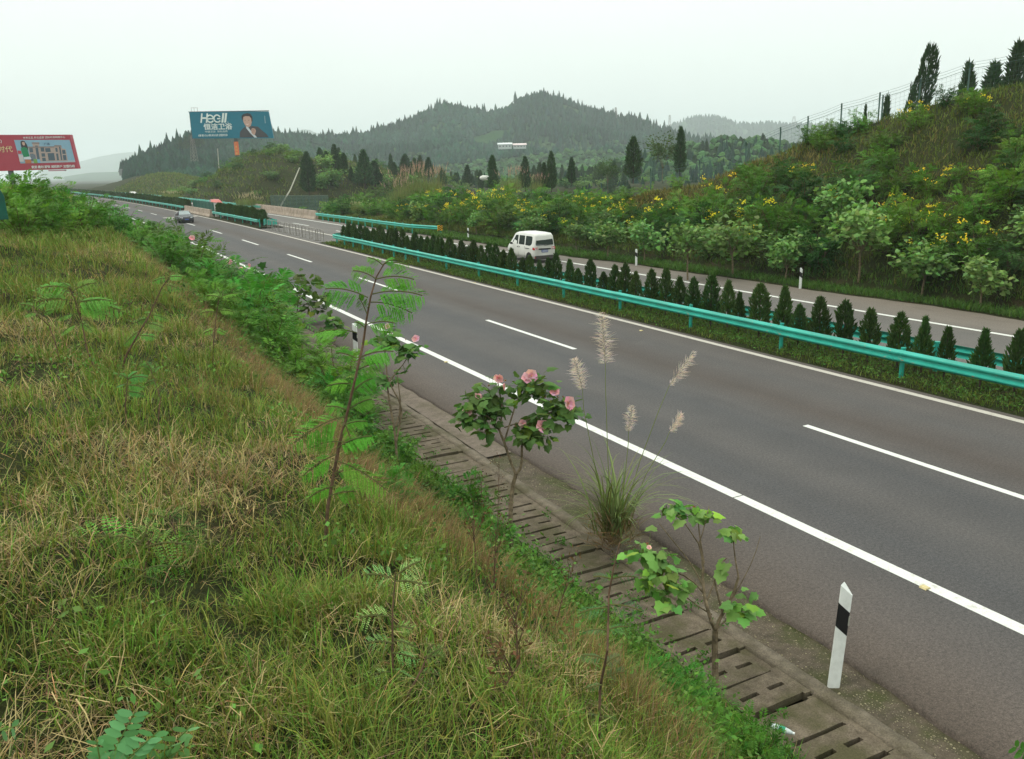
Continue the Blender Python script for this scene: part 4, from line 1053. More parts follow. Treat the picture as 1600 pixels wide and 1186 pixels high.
def sample(R_, U, n, rg, umin=0., umax=1.05):
    nr, nc = R_.shape[:2]; f = np.interp(np.clip(umin + (umax - umin) * rg.random(n), 0, 1.99), U, np.arange(nr)); g = rg.random(n) * (nc - 1.001)
    i = np.minimum(f.astype(int), nr - 2); j = g.astype(int); a = (f - i)[:, None]; b = (g - j)[:, None]
    return (R_[i, j] * (1 - a) + R_[i + 1, j] * a) * (1 - b) + (R_[i, j + 1] * (1 - a) + R_[i + 1, j + 1] * a) * b
def spindles(mb, P, h, r, col, rg, sides=6, z1=.12, z2=.5, r2=.62, jt=.28):
    n = len(P); a = np.arange(sides) * 2 * PI / sides + rg.random((n, 1)) * 6.28
    def ringv(z, rr): 
        q = rr[:, None] * (1 - jt + 2 * jt * rg.random((n, sides)))
        return np.stack([P[:, :1] + q * np.cos(a), P[:, 1:2] + q * np.sin(a), P[:, 2:] + (h * z)[:, None] * (.8 + .4 * rg.random((n, sides)))], -1)
    V = np.concatenate([ringv(z1, r), ringv(z2, r * r2), (P + np.stack([.06 * r * rg.normal(size=n), .06 * r * rg.normal(size=n), h], 1))[:, None], (P - np.array([0, 0, .3]))[:, None]], 1); k = 2 * sides + 2
    i = np.arange(sides); j = (i + 1) % sides
    q4 = np.stack([i, j, sides + j, sides + i], 1); t3 = np.concatenate([np.stack([sides + i, sides + j, np.full(sides, 2 * sides)], 1), np.stack([j, i, np.full(sides, 2 * sides + 1)], 1)])
    C = np.repeat(np.broadcast_to(col, (n, 3)), k, 0).reshape(-1, 3)
    b = np.arange(n)[:, None, None] * k
    mb.add(V.reshape(-1, 3), (q4[None] + b).reshape(-1, 4), 0, C)
    mb.F3.append((t3[None] + b).reshape(-1, 3) + mb.n - n * k); mb.M3.append(np.zeros(n * len(t3)))
    return mb
C_CON = lin(30, 60, 46); C_BRO = lin(66, 102, 58)
# main forested ridge
RA = [(196, 276, 430), (214, 268, 430), (240, 254, 440), (268, 240, 450), (300, 224, 490), (330, 219, 520), (380, 219, 580), (430, 217, 640), (480, 219, 700), (520, 219, 740), (560, 216, 780), (600, 207, 820), (640, 192, 850), (665, 179, 870), (690, 167, 880), (720, 171, 890), (760, 180, 890), (790, 176, 890), (815, 160, 890), (845, 154, 890), (880, 162, 890), (910, 175, 890), (960, 185, 890), (1000, 192, 880), (1030, 203, 870), (1060, 214, 850), (1110, 226, 820), (1180, 236, 800), (1260, 246, 780)]
Ra, Ua = ridge('forested_ridge', RA, .52, -6, 3)
rg = np.random.default_rng(5)
P = sample(Ra, Ua, 12500, rg, .30, 1.06); keep = (vnoise(P[:, 0] / 26, P[:, 1] / 26, 8) > .22); P = P[keep]
h = 5.0 + 4.5 * rg.random(len(P)); mb = MB(); rnd_ = vnoise(P[:, 0] / 60, P[:, 1] / 60, 19) > .5; h = np.where(rnd_, h * .75, h); spindles(mb, P, h, h * np.where(rnd_, .34, .2) * (1 + .4 * rg.random(len(P))), jit(C_CON, len(P), rg, .35) * np.where(rnd_, 1.25, 1.)[:, None], rg, 5, .2, .6, .68)
P2 = sample(Ra, Ua, 5200, rg, .0, .62); h2 = 1.5 + 2.6 * rg.random(len(P2)) ** 2; spindles(mb, P2, h2, h2 * .62, jit(C_BRO, len(P2), rg, .4) * .85, rg, 6, .35, .75, .7)
# skyline trees
cr = Ra[25]; xs = np.linspace(0, len(cr) - 1.01, 330); i = xs.astype(int); P3 = cr[i] + (cr[i + 1] - cr[i]) * (xs - i)[:, None] + rg.normal(size=(330, 3)) * np.array([3, 3, 0])
h3 = 6 + 7 * rg.random(330) ** 2; spindles(mb, P3 - np.array([0, 0, .8]), h3, h3 * .2, jit(C_CON, 330, rg, .3), rg, 6)
tag(mb.obj('ridge_forest', NEEDLE), 'dark conifer forest covering the long hazy ridge with two summits', 'forest', None, 'stuff')
# hills behind
Rb, Ub = ridge('hazy_hill', [(980, 232, 2300), (1030, 208, 2300), (1060, 193, 2300), (1090, 182, 2300), (1115, 184, 2300), (1140, 191, 2300), (1165, 197, 2300), (1200, 195, 2300), (1240, 198, 2300), (1290, 197, 2300), (1340, 206, 2300), (1420, 222, 2300)], .72, -6, 9, 300)
P = sample(Rb, Ub, 3800, rg, .3, 1.05); h = 8 + 7 * rg.random(len(P)); mb = MB(); spindles(mb, P, h, h * .34, jit(C_CON, len(P), rg, .3), rg, 4); tag(mb.obj('hazy_forest', NEEDLE), 'blue hazy forest on the hill behind the right end of the main ridge', 'forest', None, 'stuff')
ridge('far_mountain', [(60, 262, 5200), (110, 255, 5200), (150, 246, 5200), (180, 240, 5200), (205, 238, 5200), (240, 240, 5200), (290, 246, 5200), (340, 250, 5200)], .8, -6, 12, 500)
ridge('far_mountain', [(400, 224, 4200), (430, 213, 4200), (455, 205, 4200), (480, 201, 4200), (500, 209, 4200), (515, 204, 4200), (535, 212, 4200), (580, 226, 4200)], .8, -6, 14, 500)
ridge('far_mountain', [(100, 276, 2600), (140, 270, 2600), (190, 268, 2600), (240, 264, 2600), (290, 270, 2600)], .8, -6, 15, 300)
# nearer wooded rise at the right of the valley
RCp = [(640, 292, 300), (720, 289, 310), (820, 284, 320), (900, 272, 330), (960, 258, 340), (1000, 247, 345), (1060, 232, 350), (1100, 228, 350), (1130, 220, 350), (1160, 220, 350), (1200, 222, 345), (1240, 229, 340), (1300, 240, 330), (1360, 250, 320)]
Rc, Uc = ridge('wooded_rise', RCp, .42, -6, 21, 60, .7)
mb = MB(); P = sample(Rc, Uc, 2600, rg, .1, 1.1); h = .9 + 2.2 * rg.random(len(P)) ** 2; spindles(mb, P, h, h * .7, jit(C_BRO, len(P), rg, .35), rg, 6, .35, .75, .7)
P = sample(Rc, Uc, 500, rg, .2, .95); h = 3 + 3 * rg.random(len(P)); spindles(mb, P, h, h * .24, jit(C_CON, len(P), rg, .3), rg, 7)
tag(mb.obj('valley_scrub', NEEDLE), 'hazy green scrub and young trees covering the rise across the valley', 'scrub', None, 'stuff')

# ------------------------------------------------------------------ conifers one can tell apart
con = [make_conifer('cypress_tree', '-', 70 + i, 6.0, [.95, .75, 1.25][i], 1500, .55, .22, lin(66, 92, 56), [P_COL, P_COL, P_SPIRE][i], .06) for i in range(3)]
def tree_px(kd, px, top, d, wpx, label, group=None, base=None):
    """a tree whose tip is seen at (px, top), standing d metres away on the ground there"""
    tip = at(px, top, d); g = float(ground(tip[0], tip[1])) if base is None else at(px, base, d)[2]
    H = max(1.5, tip[2] - g); Rr = wpx * d / FPX / 2
    return kd.place((tip[0], tip[1], g), random.uniform(0, 6.28), (Rr / .95, Rr / .95, H / 6.0), label, group)
mids = [(478, 238, 150, 20, 'broad dark cypress beside the leaning white pole', 306), (499, 231, 175, 13, 'cypress on the terrace right of the leaning pole, tallest of four', 262), (509, 236, 178, 11, 'slim cypress among the four on the terrace', 262), (522, 241, 176, 13, 'third cypress on the terrace, lower and rounder', 264), (536, 239, 170, 14, 'rightmost cypress of the four on the terrace', 275), (567, 234, 165, 24, 'large dark cypress alone between the terrace and the pink plumes', 292), (584, 252, 168, 20, 'cypress leaning on the large one right of the terrace', 292),
        (615, 254, 190, 15, 'cypress left of the pink plume grass', 286), (630, 244, 195, 14, 'tall cypress just above the pink plume grass', 282), (647, 247, 200, 13, 'cypress behind the left side of the plume grass', 280), (656, 243, 200, 11, 'slim pointed cypress behind the plume grass', 280), (669, 246, 195, 15, 'cypress behind the right side of the plume grass', 280), (690, 263, 190, 13, 'small cypress to the right of the plume grass', 290), (712, 270, 210, 12, 'small cypress in the dip right of the plumes', 294), (730, 258, 205, 14, 'cypress between the plumes and the white rock', 294),
        (769, 243, 120, 17, 'slender cypress beside the white rock', 300), (820, 245, 128, 15, 'narrow cypress at the second patch of pink plumes', 298), (850, 254, 110, 13, 'shorter cypress of the pair above the van', 300), (861, 237, 108, 14, 'taller dark column cypress of the pair above the van', 300), (893, 246, 125, 13, 'cypress tip standing out of the bushes right of the pair', 290),
        (990, 214, 92, 22, 'dark round topped cypress on the rim of the cutting', 285), (1064, 198, 96, 18, 'tall cypress with a leafy tree on its left', 276)]
for k, (px, top, d, wd, lab, base) in enumerate(mids): tree_px(con[k % 3] if d > 130 else con[k % 2], px, top, d, wd, lab, 'cypresses in the valley', base)
lean = make_conifer('leaning_cypress', 'shaggy cypress leaning to the right on the crest beside the wire fence', 91, 6, 1.3, 2600, .42, .32, lin(62, 88, 52), lambda u: np.interp(u, [0, .12, .3, .42, .6, .85, 1], [.6, .9, .6, .85, 1., .7, .3]), .05)
tip = at(1443, 70, 56.); bs_ = at(1419, 165, 56.); g = float(ground(bs_[0], bs_[1])); o = lean.place((bs_[0], bs_[1], g - .3), 1.0, (.52, .52, (tip[2] - g) / 5.8)); o.rotation_mode = 'QUATERNION'; o.rotation_quaternion = Matrix.Rotation(.15, 4, Vector((_FH[0], _FH[1], 0))).to_quaternion()
for px, top, d, wd, lab in ((1515, 98, 57, 40, 'small ragged cypress behind the fence, second from the right'), (1555, 98, 57, 50, 'triangular cypress behind the fence near the right edge'), (1593, 66, 56, 50, 'dark cypress cut by the right edge of the photo'), (1387, 150, 60, 24, 'low young cypress on the crest beside the twin fence posts'), (1353, 165, 62, 12, 'thin sapling cypress left of the twin fence posts')):
    tree_px(con[2], px, top, d, wd, lab, 'cypresses behind the crest fence')
broad = make_small_tree('broadleaf_tree', 'loose leafy tree between the two cypresses on the rim', 95, lin(84, 106, 58), 6.0, 1100, 'tree', False, 1.9, .34, 1.6)
tp = at(1036, 208, 98); g = at(1036, 285, 98)[2]; broad.place((tp[0], tp[1], g), .4, (1., 1., (tp[2] - g) / 6.0))
tp = at(950, 248, 104); g = at(950, 300, 104)[2]; broad.place((tp[0], tp[1], g), 2.4, (.8, .8, (tp[2] - g) / 6.0), 'smaller leafy tree left of the dark cypress on the rim')
# wooded hill left of the blue billboard and stands on the rise: individual conifers
q = random.Random(4)
for k in range(46):
    px = 206 + 110 * k / 45 + q.uniform(-2, 2); yb = float(np.interp(px, [196, 214, 240, 268, 300, 330], [276, 268, 254, 240, 226, 222])); d = float(np.interp(px, [196, 330], [425, 505])) - q.choice([0, 0, 12, 30])
    hh = q.uniform(9, 19); p = at(px, yb + (450 - d) * .05 + q.uniform(0, 5), d)
    con[k % 3].place((p[0], p[1], p[2] - 1), q.uniform(0, 6), (1.3, 1.3, hh * d / FPX / 6 * 1.15), 'tall dark conifer on the wooded hill left of the blue billboard', 'conifers on the hill left of the blue billboard')
for k in range(60):
    px = q.choice([q.uniform(900, 1010), q.uniform(1060, 1170), q.uniform(1075, 1265), q.uniform(1090, 1250)]); yb = float(np.interp(px, [640, 820, 900, 960, 1000, 1060, 1100, 1130, 1200, 1240, 1300], [292, 284, 272, 258, 247, 232, 228, 220, 222, 229, 240])) + q.uniform(0, 26); d = 335 - (yb - 225) * .8
    p = at(px, yb + 4, d); con[k % 3].place((p[0], p[1], p[2] - .8), q.uniform(0, 6), (.9, .9, q.uniform(9, 21) * d / FPX / 6), 'dark conifer in the stands on the rise across the valley', 'conifers on the rise across the valley')
for k in range(85):
    px = q.choice([q.uniform(560, 960), q.uniform(520, 660), q.uniform(880, 1010)]); d = q.uniform(165, 300); p = at(px, 300, d); s, t = to_road(p[0], p[1]); hh = q.uniform(2.6, 6.2)
    if t < 40: continue
    con[k % 3].place((p[0], p[1], float(terrain(s, t)) - .2), q.uniform(0, 6), (hh * .15 * q.uniform(.8, 1.4),) * 2 + (hh / 6,), 'young dark conifer scattered through the hazy valley behind the scrub', 'young conifers in the valley')
# distant buildings, pylons, poles
def pylon(label, px, top, base, d, wd, arms=True):
    a, b = at(px, base, d), at(px, top, d); H = b[2] - a[2]; t = thing('pylon', (a[0], a[1], a[2]), .4, label, 'pylon'); mb = MB(); w0, w1 = wd * d / FPX / 2, wd * d / FPX / 5
    r = max(.05, d / FPX * .22)
    L = [(w0 + (w1 - w0) * u, H * u) for u in np.linspace(0, 1, 9)]
    for sx, sy in ((-1, -1), (1, -1), (1, 1), (-1, 1)): mb.tube([(sx * w, sy * w, z) for w, z in L], r, 4)
    mb.obj('leg', STEEL, t); br = MB()
    for (wa, za), (wb, zb_) in zip(L[:-1], L[1:]):
        for sy in (-1, 1):
            br.tube([(-wa, sy * wa, za), (wb, sy * wb, zb_)], r * .7, 4); br.tube([(wa, sy * wa, za), (-wb, sy * wb, zb_)], r * .7, 4)
    br.obj('brace', STEEL, t)
    if arms:
        am = MB()
        for z in (.78, .9): am.tube([(-w0 * 1.6, 0, H * z), (w0 * 1.6, 0, H * z)], r, 4)
        am.obj('cross_arm', STEEL, t)
pylon('grey lattice mast below the left end of the blue billboard', 304, 212, 252, 230, 8, False)
pylon('tiny power pylon on the skyline right of the main ridge', 1240, 182, 197, 2250, 6); pylon('tiny power pylon on the ridge shoulder', 962, 168, 184, 880, 4); pylon('tiny power pylon at the dip before the hazy hill', 1046, 180, 205, 1500, 4)
def hut(label, px, py, d, w_, h_, dp, rz, wall, roof):
    p = at(px, py, d); t = thing('farm_building', tuple(p), rz, label, 'building')
    mb = MB(); mb.box((0, 0, h_ / 2 - .3), (w_, dp, h_ + .6)); mb.obj('wall', wall, t)
    mb = MB(); mb.extrude([(-dp / 2 - .4, h_), (dp / 2 + .4, h_), (dp / 2 + .4, h_ + .25), (0, h_ + 1.3), (-dp / 2 - .4, h_ + .25)], [((-w_ / 2 - .4, 0, 0), (0, 1, 0)), ((w_ / 2 + .4, 0, 0), (0, 1, 0))]); mb.obj('roof', roof, t)
    for k in range(4):
        mb = MB(); mb.box((-w_ * .36 + k * w_ * .24, -dp / 2 - .03, h_ * .55), (w_ * .1, .06, h_ * .35)); mb.obj('window', flat('hut_window', (90, 100, 104)), t)
rzv = math.atan2(RGT[1], RGT[0])
hut('long white farm shed on the hazy slope, left part', 789, 231.5, 560, 9, 2.2, 6, rzv, flat('hut_white', (186, 192, 190)), flat('hut_roof_grey', (206, 210, 210)))
hut('white farm house with pinkish roof beside the long shed', 812, 231, 562, 8.5, 1.6, 6, rzv, flat('hut_white', (186, 192, 190)), flat('hut_roof_pink', (214, 196, 196)))
rk = MB(); v = rdir(60, np.random.default_rng(2)) * np.array([1.0, .7, .8]);
import bmesh
bm = bmesh.new(); [bm.verts.new(a) for a in v]; bmesh.ops.convex_hull(bm, input=bm.verts); me = bpy.data.meshes.new('rock'); bm.to_mesh(me); bm.free(); me.materials.append(flat('pale_rock', (206, 204, 196)))
o = bpy.data.objects.new('rock', me); COL.objects.link(o); o.scale = (1, .8, .6); o.location = at(757, 278, 150); tag(o, 'pale rock showing among the shrubs left of the slender cypress', 'rock')
p0 = at(439, 321, 128); p1 = at(468, 262, 131); mb = MB(); mb.tube([p0 - np.array([0, 0, 3.]), p0, p0 * .6 + p1 * .4 + np.array([.25, 0, 0]), p1], [.13, .12, .10, .08], 7)
tag(mb.obj('leaning_pole', flat('pole_white', (176, 172, 158))), 'pale pole leaning to the right behind the concrete parapet', 'pole')
mb = MB(); a_, b_ = at(340, 251, 250), at(340, 232, 250); mb.tube([a_ - np.array([0, 0, 6.]), b_], .12, 6); tag(mb.obj('utility_pole', flat('pole_white', (176, 172, 158))), 'thin pale pole under the blue billboard right of the lattice mast', 'pole')
# dark net fence behind the parapet
nf = thing('net_fence', (0, 0, 0), 0, 'dark green net fence behind the concrete parapet', 'fence')
for k, px in enumerate(np.arange(424, 506, 10.)):
    a_, b_ = at(px, 321 + k * .35, 128 - k * 2.2), at(px + 10, 321.35 + k * .35, 125.8 - k * 2.2); h_ = 1.45
    mb = MB(); mb.tube([a_ - np.array([0, 0, 3.]), a_ + np.array([0, 0, h_])], .05, 6); mb.obj('post', WIRE, nf)
    mb = MB()
    for z in np.linspace(-.6, h_, 12): mb.tube([a_ + np.array([0, 0, z]), b_ + np.array([0, 0, z])], .028, 3, cap=False)
    for u in np.linspace(0, 1, 10): mb.tube([a_ + (b_ - a_) * u - np.array([0, 0, .6]), a_ + (b_ - a_) * u + np.array([0, 0, h_])], .028, 3, cap=False)
    tag(mb.obj('net_panel', WIRE, nf), kind='stuff')

# ------------------------------------------------------------------ crest fence
cf = thing('wire_fence', (0, 0, 0), 0, 'dark green post and wire fence along the crest of the cutting', 'fence')
def crest_hit(px, dt):
    r = ray(px, 200.); d = np.linspace(30, 130, 4000); p = CAM + r * d[:, None]; s, t = to_road(p[:, 0], p[:, 1])
    H = np.interp(s, [-40, 10, 20, 30, 36, 42, 50, 68, 85, 99], [9.4, 9.4, 9.1, 8.2, 6.6, 3.9, 2.3, 1.4, .9, .3]); k = np.argmax(t > 29 + np.maximum(1.55 * H, 3.5) + dt); return p[k, :2]
fp = []
for px in (940, 1018, 1095, 1167, 1220, 1262, 1313, 1371, 1432, 1506, 1593, 1700, 1830):
    x, y = crest_hit(px, .6); z = float(ground(x, y)); fp.append(np.array([x, y, z]))
    mb = MB(); mb.tube([(x, y, z - .3), (x, y, z + 1.45), (x - .10, y - .08, z + 1.7)], .045, 6); mb.obj('post', WIRE, cf)
x, y = crest_hit(1376, 1.); z = float(ground(x, y)); mb = MB(); mb.tube([(x, y, z - .3), (x, y, z + 1.6)], .045, 6); mb.obj('post', WIRE, cf)
for a_, b_ in zip(fp[:-1], fp[1:]):
    mb = MB()
    for z, o_ in ((1.4, 0), (1.55, .05), (1.68, .1)): mb.tube([a_ + np.array([-o_, -o_, z]), (a_ + b_) / 2 + np.array([-o_, -o_, z - .04]), b_ + np.array([-o_, -o_, z])], .011 if z < 1.5 else .006, 4, cap=False)
    mb.obj('strand', WIRE, cf)
    mb = MB(); L = np.linalg.norm(b_ - a_)
    for z in np.arange(.1, 1.4, .2): mb.tube([a_ + np.array([0, 0, z]), b_ + np.array([0, 0, z])], .0035, 3, cap=False)
    for u in np.arange(0, 1, .22 / L): mb.tube([a_ + (b_ - a_) * u, a_ + (b_ - a_) * u + np.array([0, 0, 1.4])], .003, 3, cap=False)
    tag(mb.obj('wire_mesh', WIRE, cf), kind='stuff')
# green net panel at the left edge of the view
x, y, z = at(-10, 334, 14.); nf = thing('net_fence', (x, y, z), 0, 'sliver of dark green net fence at the left edge of the photo', 'fence')
mb = MB(); mb.tube([(0, 0, -.4), (0, 0, .72)], .03, 6); mb.obj('post', WIRE, nf)
mb = MB(); mb.add([(.03, 0, -.1), (.20, .02, -.1), (.19, .02, .28), (.03, 0, .68), (.03, .03, -.1), (.20, .05, -.1), (.19, .05, .28), (.03, .03, .68)], [(0, 1, 2, 3), (7, 6, 5, 4), (1, 5, 6, 2), (2, 6, 7, 3), (0, 4, 5, 1), (0, 3, 7, 4)]); mb.obj('net_panel', GREEN, nf)

# ------------------------------------------------------------------ shrubs on the right-hand cutting
feather = [make_shrub('feathery_shrub', '-', 200 + i, ['feather', 'feather', 'dark', 'feather'][i]) for i in range(4)]
cassia = [make_shrub('flowering_shrub', '-', 210 + i, 'cassia') for i in range(3)]
broadk = [make_shrub('broadleaf_shrub', '-', 220 + i, 'broad') for i in range(2)]
mallow = [make_small_tree('mallow_tree', '-', 230 + i, G_PALE, [2.3, 2.0, 2.6][i], 560, 'tree', True, [.95, .8, 1.05][i], .17, [.9, .7, 1.0][i]) for i in range(3)]
def on_ground(kd, s, t, sc, label, group, sink=.12):
    p = road(s, t); z = float(terrain(s, t)) - sink
    return kd.place((p[0], p[1], z), random.uniform(0, 6.28), (sc * random.uniform(.9, 1.15), sc * random.uniform(.9, 1.15), sc * random.uniform(.85, 1.1)), label, group, (random.uniform(-.12, .12), random.uniform(-.12, .12)))
def far_off(x, y): # photo x of a ground point
    v = np.array([x, y, 1.]) - CAM; return 800 + FPX * (v @ RGT) / (v @ FWD)
q = random.Random(12); n_sh = 0; placed = []
MARKS = [(505, 'by the parapet end'), (545, 'behind the left of the outer guardrail'), (590, 'behind the middle of the outer guardrail'), (640, 'below the big pink plumes'), (690, 'behind the striped marker'), (735, 'above the small delineator'), (785, 'left of the van'), (835, 'above the van'), (885, 'right of the van'), (945, 'left of the middle delineator'), (1000, 'above the middle delineator'), (1075, 'above the bushy mallow tree'), (1145, 'above the tallest mallow tree'), (1200, 'left of the right-hand delineator'), (1250, 'above the right-hand delineator'), (1340, 'above the forked mallow tree'), (1425, 'below the leaning cypress'), (1510, 'below the small ragged cypress'), (1590, 'at the right edge')]
def zone(s, t):
    p = road(s, t); z = float(terrain(s, t)); v = np.array([p[0], p[1], z]) - CAM; px = 800 + FPX * (v @ RGT) / (v @ FWD); H = float(np.interp(s, [10, 20, 30, 36, 42, 50, 68, 85], [9.4, 9.1, 8.2, 6.6, 3.9, 2.3, 1.4, .9])); u = (t - 29) / max(1.55 * H, 3.5)
    return ('low on the cutting ' if u < .33 else 'halfway up the cutting ' if u < .72 else 'near the rim ') + min(MARKS, key=lambda m: abs(m[0] - px))[1]
tries = 0
while n_sh < 430 and tries < 14000:
    tries += 1
    s = 9 + 98 * q.random() ** 1.15; H = float(np.interp(s, [10, 20, 30, 36, 42, 50, 68, 85, 99, 108], [9.4, 9.1, 8.2, 6.6, 3.9, 2.3, 1.4, .9, .3, 0])); wid = max(1.55 * H, 3.5)
    u = q.random() ** 1.25 * 1.12; t = 29.4 + u * wid + (q.random() * 5 if s > 60 else 0)
    p = road(s, t); pn = float(vnoise(s * .16, t * .22, 31))
    dens = 1.0 if u < .42 else (.55 if u < .6 else .26)
    if s > 46: dens = 1.
    if s < 21: dens = max(dens, .85 if u < .8 else .4)
    if u > .40 and 22 < s < 48: dens *= (.10 if pn < .62 else .5)
    if q.random() > dens: continue
    sc = q.uniform(.66, 1.12) * (1.2 if u < .35 else .8) * (1.15 if s > 50 else 1.)
    if any((p[0] - a) ** 2 + (p[1] - b) ** 2 < ((.44 if u < .4 else .5) * (sc + c)) ** 2 for a, b, c in placed): continue
    placed.append((p[0], p[1], sc)); n_sh += 1
    r_ = q.random()
    if r_ < (.30 if u < .95 and s < 80 else .12): on_ground(q.choice(cassia), s, t, sc * .95, 'yellow flowering shrub ' + zone(s, t), 'yellow flowering shrubs on the cutting')
    elif r_ < .84 or u > .3: on_ground(q.choice(feather + ([feather[2]] * 3 if u < .35 else [])), s, t, sc, 'feathery green shrub ' + zone(s, t), 'feathery shrubs on the cutting')
    else: on_ground(q.choice(broadk), s, t, sc * .9, 'pale broad leaved shrub ' + zone(s, t), 'broad leaved shrubs at the foot of the cutting')
for px, d_ in ((1288, 60), (1306, 58), (1326, 57), (1342, 58), (1265, 61)):
    x, y = crest_hit(px, -.6); s_, t_ = to_road(x, y); on_ground(feather[(px // 3) % 4], float(s_), float(t_), .8, 'shrub on the crest ' + ('left of' if px < 1313 else 'right of') + ' the first fence post above the forked mallow tree', 'shrubs on the crest')
# row of small mallow trees along the verge
for k, (px, pyb, top, lab) in enumerate([(950, 402, 340, 'pale mallow tree just right of the van, thin trunk showing'), (1006, 408, 335, 'mallow tree behind the middle delineator'), (1075, 432, 352, 'bushy pale mallow tree right of the middle delineator'), (1145, 428, 338, 'tallest pale mallow tree with a bare trunk above the verge'), (1228, 437, 363, 'mallow tree just left of the right-hand delineator'), (1341, 446, 344, 'wide pale mallow tree with a forked trunk right of the delineator'), (1440, 462, 372, 'large leafy mallow tree left of the frame edge on the verge'), (1530, 478, 385, 'mallow tree half buried in scrub near the right edge'), (900, 392, 350, 'small mallow tree above the van roof'), (690, 350, 322, 'pale mallow bush behind the black and yellow marker'), (745, 366, 328, 'mallow tree behind the delineator near the guardrail end'), (835, 382, 338, 'pale mallow tree just left above the van')]):
    p = at_z(px, pyb, .15); s_, t_ = to_road(p[0], p[1]); d = float((p - CAM) @ FWD)
    H = (pyb - top) * d / FPX
    o = mallow[k % 3].place((p[0], p[1], float(terrain(s_, t_)) - .05), random.uniform(0, 6), (H / 2.3,) * 3, lab, 'mallow trees along the far verge')
# scrub further off: behind the parapet, on the knoll, along its foot
for k in range(125):
    s = q.uniform(112, 240); t = q.uniform(29, 64); p = road(s, t); sc = q.uniform(.7, 1.5)
    kd = q.choice([feather[0], feather[2], feather[3], broadk[0]]); kd.place((p[0], p[1], float(terrain(s, t)) - .15), q.uniform(0, 6), (sc * 1.3, sc * 1.3, sc * .8), 'rounded green shrub on the terraced knoll under the blue billboard', 'shrubs on the terraced knoll').name = 'knoll_shrub'
for k in range(44):
    px = q.uniform(440, 720); d = q.uniform(100, 150); p = at(px, 330, d); s, t = to_road(p[0], p[1]); sc = q.uniform(.9, 1.6)
    if t < 29: continue
    q.choice([feather[0], feather[1], broadk[1]]).place((p[0], p[1], float(terrain(s, t)) - .2), q.uniform(0, 6), sc, 'green shrub in the hollow behind the outer guardrail', 'shrubs in the hollow behind the guardrail').name = 'hollow_shrub'

for k in range(110):
    px = q.uniform(500, 1010); d = q.uniform(118, 265); p = at(px, 300, d); s, t = to_road(p[0], p[1]); sc = q.uniform(1.0, 2.2)
    if t < 34 or s < 60: continue
    q.choice([feather[0], feather[2], broadk[1], broadk[0]]).place((p[0], p[1], float(terrain(s, t)) - .3), q.uniform(0, 6), (sc * 1.3, sc * 1.3, sc), 'hazy green shrub on the valley floor behind the scrub', 'shrubs on the valley floor').name = 'valley_shrub'

# ------------------------------------------------------------------ pampas / reed plumes
def make_plumes(name, label, seed, n, h, col, spread, pl=.45):
    rg = np.random.default_rng(seed); root = thing(name, (0, 0, 0), 0, label, 'grass clump')
    bl = MB(); m_ = 260; a = rg.random(m_) * 6.28; D = unit(np.stack([np.cos(a) * .5, np.sin(a) * .5, np.ones(m_)], 1) + .15 * rg.normal(size=(m_, 3)))
    B = rg.normal(size=(m_, 3)) * np.array([spread * .5, spread * .5, 0]); kite(bl, B, D, rdir(m_, rg), h * (.4 + .4 * rg.random(m_)), .045, jit(lin(120, 132, 76), m_, rg, .3)); bl.obj('leaves', GRASS, root)
    pm = MB(); cm = MB()
    for i in range(n):
        b = np.array([rg.normal() * spread * .45, rg.normal() * spread * .45, 0]); t_ = b * 1.7 + np.array([rg.normal() * .15, rg.normal() * .15, h * (.75 + .3 * rg.random())])
        cm.tube([b, (b + t_) / 2 + np.array([0, 0, .1]), t_], .010, 4, 0, lin(140, 140, 90), False)
        k = 40; u = rg.random(k); ax = unit(t_ - b + np.array([rg.normal() * .4, rg.normal() * .4, 0])); C = t_ + ax * (u * pl)[:, None] - ax * pl * .4
        kite(pm, C, unit(ax + .55 * rdir(k, rg)), rdir(k, rg), .16 * (1.1 - u), .035, jit(col, k, rg, .2))
    cm.obj('stalk', GRASS, root); pm.obj('plume', GRASS, root); return Kind(root)
plume = make_plumes('plume_grass', '-', 7, 34, 2.6, lin(186, 158, 142), 1.1, .7)
plume2 = make_plumes('plume_grass', '-', 8, 26, 2.0, lin(190, 176, 148), .9, .6)
def plume_px(kd, px, top, d, base, w_, lab):
    p = at(px, base, d); H = at(px, top, d)[2] - p[2]; kd.place(tuple(p), q.uniform(0, 6), (w_, w_, H / 2.7), lab, 'pink plume grass clumps')
for px, top, d, base, w_, lab in ((640, 262, 92, 312, 1.0, 'left part of the big pink plume grass clump above the outer guardrail'), (662, 256, 94, 310, 1.0, 'centre of the big pink plume grass clump, tallest plumes'), (622, 280, 90, 318, .8, 'low left edge of the big pink plume grass clump'), (682, 262, 98, 305, .8, 'right edge of the big pink plume grass clump'), (800, 262, 100, 300, .9, 'pink plume grass between two slender cypresses'), (838, 272, 100, 300, .6, 'small tuft of pink plumes left of the paired cypresses')): plume_px(plume, px, top, d, base, w_, lab)
for px, top, d, base, w_, lab in ((262, 295, 160, 309, 1.1, 'beige plume grass beyond the long guardrail, left tuft'), (272, 296, 158, 309, 1., 'beige plume grass beyond the long guardrail, right tuft'), (378, 298, 118, 322, .8, 'tall pale plumes at the foot of the knoll'), (392, 294, 120, 322, .9, 'pale plumes at the foot of the knoll, tallest tuft'), (404, 302, 120, 322, .7, 'pale plumes nearest the parapet end'), (556, 310, 92, 330, .5, 'small beige plumes behind the middle of the outer guardrail')): plume_px(plume2, px, top, d, base, w_, lab)

